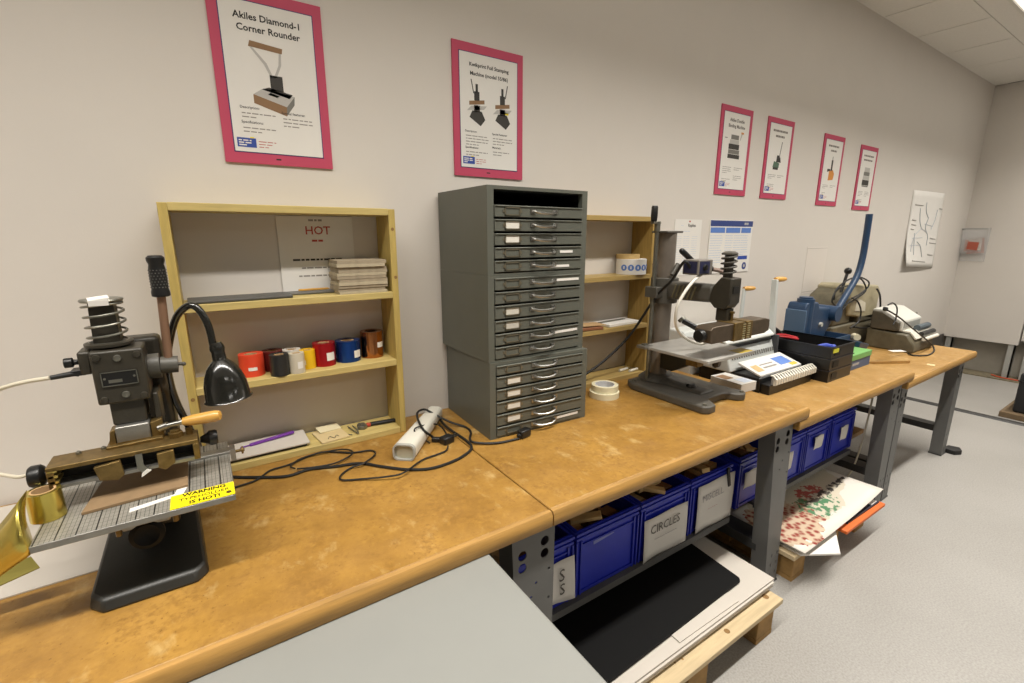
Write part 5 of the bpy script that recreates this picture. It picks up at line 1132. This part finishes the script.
for ci, (x0, x1) in enumerate(X):
    if ci < 5:
        cw = (x1-x0-.046)/3; cdp = .345/3
        for i in range(3):
            for j in range(3):
                cxx = x0+.023+cw*(i+.5); cyy = -.578+cdp*(j+.5); hh = .165+.05*rnd.random()
                o = build('wood_block', MB().obox((0, 0, 0), (cw*.70, cdp*rnd.uniform(.45, .7), hh)), WB[rnd.randrange(3)], world=False, bevel=.0012)
                o.location = (cxx, cyy, SH+.0095+hh/2); o.rotation_euler = (rnd.uniform(-.10, .10), rnd.uniform(-.06, .06), rnd.uniform(-.2, .2))
                tag(o, '%s %s standing wooden offcut in %s' % (RW[j], CL[i], desc[ci]), 'wood block', 'wooden offcuts in '+desc[ci])
        for k in range(5 if ci else 3):
            sx, sy, hh = rnd.uniform(.06, .11), rnd.uniform(.02, .035), rnd.uniform(.010, .02)
            o = build('wood_stick', MB().obox((0, 0, 0), (sx, sy, hh)), WB[(k+ci) % 3] if k % 2 else wood_b2, world=False, bevel=.001)
            o.location = (x0+.06+(x1-x0-.12)*((k*.37+.1*ci) % 1), -.555+.055*k, SH+.236+rnd.uniform(0, .008)); o.rotation_euler = (rnd.uniform(-.25, .25), rnd.uniform(-.3, .3), rnd.uniform(-1.2, 1.2))
            tag(o, '%s loose wooden stick on top of %s' % (['first', 'second', 'third', 'fourth', 'fifth'][k], desc[ci]), 'wood stick', 'loose sticks on '+desc[ci])
    else:
        for k in range(9):
            xx = x0+.036+(x1-x0-.072)*k/8; hgt = .250+.03*rnd.random()
            o = build('thin_board', MB().obox((0, 0, 0), (.009+.004*rnd.random(), .14, hgt)), WB[k % 3] if k % 2 else mat('pinkish board', '#b98a6c', .7, var=.2), world=False, bevel=.001)
            o.location = (xx, -.46+.02*(k % 2), SH+.018+hgt/2); o.rotation_euler = (-.10, rnd.uniform(-.03, .03), 0)
            tag(o, '%s thin upright board from the left in %s' % (['first', 'second', 'third', 'fourth', 'fifth', 'sixth', 'seventh', 'eighth', 'ninth'][k], desc[ci]), 'thin board', 'upright boards in '+desc[ci])
o = build('carton_block', MB().obox((1.255, -.540, SH+.275), (.125, .022, .075), (.10, .0, .06)), wood_b2, bevel=.001); tag(o, 'pale wooden panel leaning up at the CIRCLES crate front', 'panel')
# things past the crates under bench 3
o = build('cardboard_sheet', MB().box(2.83, 3.35, -.52, -.10, Z1*0+.30, .325), mat('brown plywood', '#a07a46', .7, var=.2), bevel=.002)
tag(o, 'brown plywood sheet on the lower shelf past the last crate', 'plywood')
o.location = (2.96, -.36, SH+.0005); o.scale = (.55, .95, 1)
o = build('foam_sheet', MB().obox((2.96, -.20, SH+.15), (.24, .012, .24), (.12, 0, 0)), paper2); tag(o, 'white foam sheet standing behind the plywood under the benches', 'foam sheet')
o = build('hanging_cord', MB().tube([(2.835, -.650, .67), (2.837, -.655, .58), (2.834, -.650, .42), (2.836, -.640, .28), (2.838, -.62, .15), (2.835, -.58, .05), (2.83, -.55, .006)], .0045, smooth=6), cream_p); tag(o, 'thin white cord hanging beside the last blue crate', 'cord')

# pallets
def pallet(label, x0, x1, y0, y1, n, knots=(), bl=(0, .5, 1)):
    t = thing('wooden_pallet', label, 'pallet', ((x0+x1)/2, (y0+y1)/2, 0), 'pallets under the benches')
    d = (y1-y0)
    for i in range(n):
        yy = y0+(d-.095)*i/(n-1)
        s = build('slat', MB().box(x0, x1, yy, yy+.095, .118, .138), pallet_m, t, bevel=.002)
        if i == 0:
            for (kx, ky, kr) in knots: build('knot', MB().lathe([(.0001, .1375), (kr, .1375), (kr, .1384), (.0001, .1385)], (kx, yy+ky, 0), n=14), knot_m, s)
    for f in bl:
        xx = x0+.03+(x1-x0-.16)*f
        build('stringer', MB().box(xx, xx+.10, y0+.012, y1-.012, .098, .118), pallet_m, t)
        for yy in (y0+.012, (y0+y1)/2-.05, y1-.112): build('block', MB().box(xx, xx+.10, yy, yy+.10, .02, .098), pallet_d, t, bevel=.003)
        build('runner', MB().box(xx, xx+.10, y0+.012, y1-.012, 0, .02), pallet_d, t)
    return t
pallet('pine pallet under the amber bench with stacked boards', .665, 1.598, -.890, -.10, 6, knots=((1.555, .042, .012), (1.30, .030, .010), (1.06, .05, .004), (1.09, .045, .004), (1.02, .055, .005)))
pallet('weathered pallet under the ochre bench with printed sheets', 1.862, 2.62, -.800, -.12, 5, bl=(0, .52, 1))
zz = .1385
for i, (xa, xb, ya) in enumerate(((.675, 1.625, -.838), (.68, 1.618, -.842), (.675, 1.630, -.836), (.675, 1.612, -.846), (.675, 1.622, -.840))):
    o = build('white_board', MB().box(xa, xb, ya, -.14, zz, zz+.0075), paper2, bevel=.001); zz += .008
    tag(o, ['lowest', 'second', 'third', 'fourth', 'topmost'][i]+' white board of the stack on the pine pallet', 'board', 'white boards on the pine pallet')
o = build('narrow_board', MB().prism([(1.095, -.828), (1.405, -.832), (1.42, -.60), (1.10, -.60)], 'z', zz+.0002, zz+.004), paper2); tag(o, 'narrower white board sticking out under the black board', 'board'); zz += .0045
o = build('black_board', MB().prism([(.800, -.795), (.815, -.806), (1.490, -.785), (1.502, -.775), (1.560, -.18), (.775, -.18)], 'z', zz+.0005, zz+.008), mat('matte black board', '#0a0a0a', .7, spec=.2)); tag(o, 'large matte black board topping the stack on the pallet', 'board')
# printed sheets on pallet 2
def sheet(name, x0, x1, y0, y1, z, m, lift, label, th=.0012, sag=.02, skew=0):
    Gx, Gy = 16, 12; V = []
    for j in range(Gy+1):
        for i in range(Gx+1):
            u, v = i/Gx, j/Gy; x_ = x0+(x1-x0)*u+skew*(1-v)
            zz_ = z+lift*(u**3)*(1-.3*v)+.004*math.sin(3*u+2*v)*u
            V.append((x_, y0+(y1-y0)*v, zz_))
    o = build(name, MB().add(V, [(j*(Gx+1)+i, j*(Gx+1)+i+1, (j+1)*(Gx+1)+i+1, (j+1)*(Gx+1)+i) for j in range(Gy) for i in range(Gx)]), m)
    s = o.modifiers.new('thickness', 'SOLIDIFY'); s.thickness = th; s.offset = -1
    tag(o, label, 'sheet'); return o
o = build('orange_board', MB().prism([(2.20, -.852), (2.60, -.855), (2.62, -.40), (2.22, -.40)], 'z', .1387, .1545), mat('orange board', '#d2682a', .55), bevel=.003); tag(o, 'bright orange board sticking out of the weathered pallet', 'board')
o = build('navy_folder', MB().prism([(2.26, -.828), (2.58, -.835), (2.58, -.42), (2.27, -.42)], 'z', .155, .164), mat('navy folder', '#23283a', .5), bevel=.001); tag(o, 'dark navy folder lying on the orange board', 'folder')
o = build('white_card', MB().obox((2.535, -.80, .1660), (.06, .06, .003)), paper); tag(o, 'small white card on the navy folder', 'card')
o = build('white_board', MB().prism([(1.89, -.81), (2.03, -.895), (2.19, -.81), (2.18, -.45), (1.89, -.45)], 'z', .1387, .1460), paper); tag(o, 'white board corner poking out over the pallet front', 'board')
sheet('plain_sheet', 1.868, 2.605, -.825, -.30, .168, paper2, .036, 'plain white sheet under the floral printed sheet', th=.002)
sheet('floral_sheet', 1.866, 2.615, -.832, -.25, .174, floral_mat(), .040, 'curling sheet printed with red and green flowers on pallet')

flush_text()
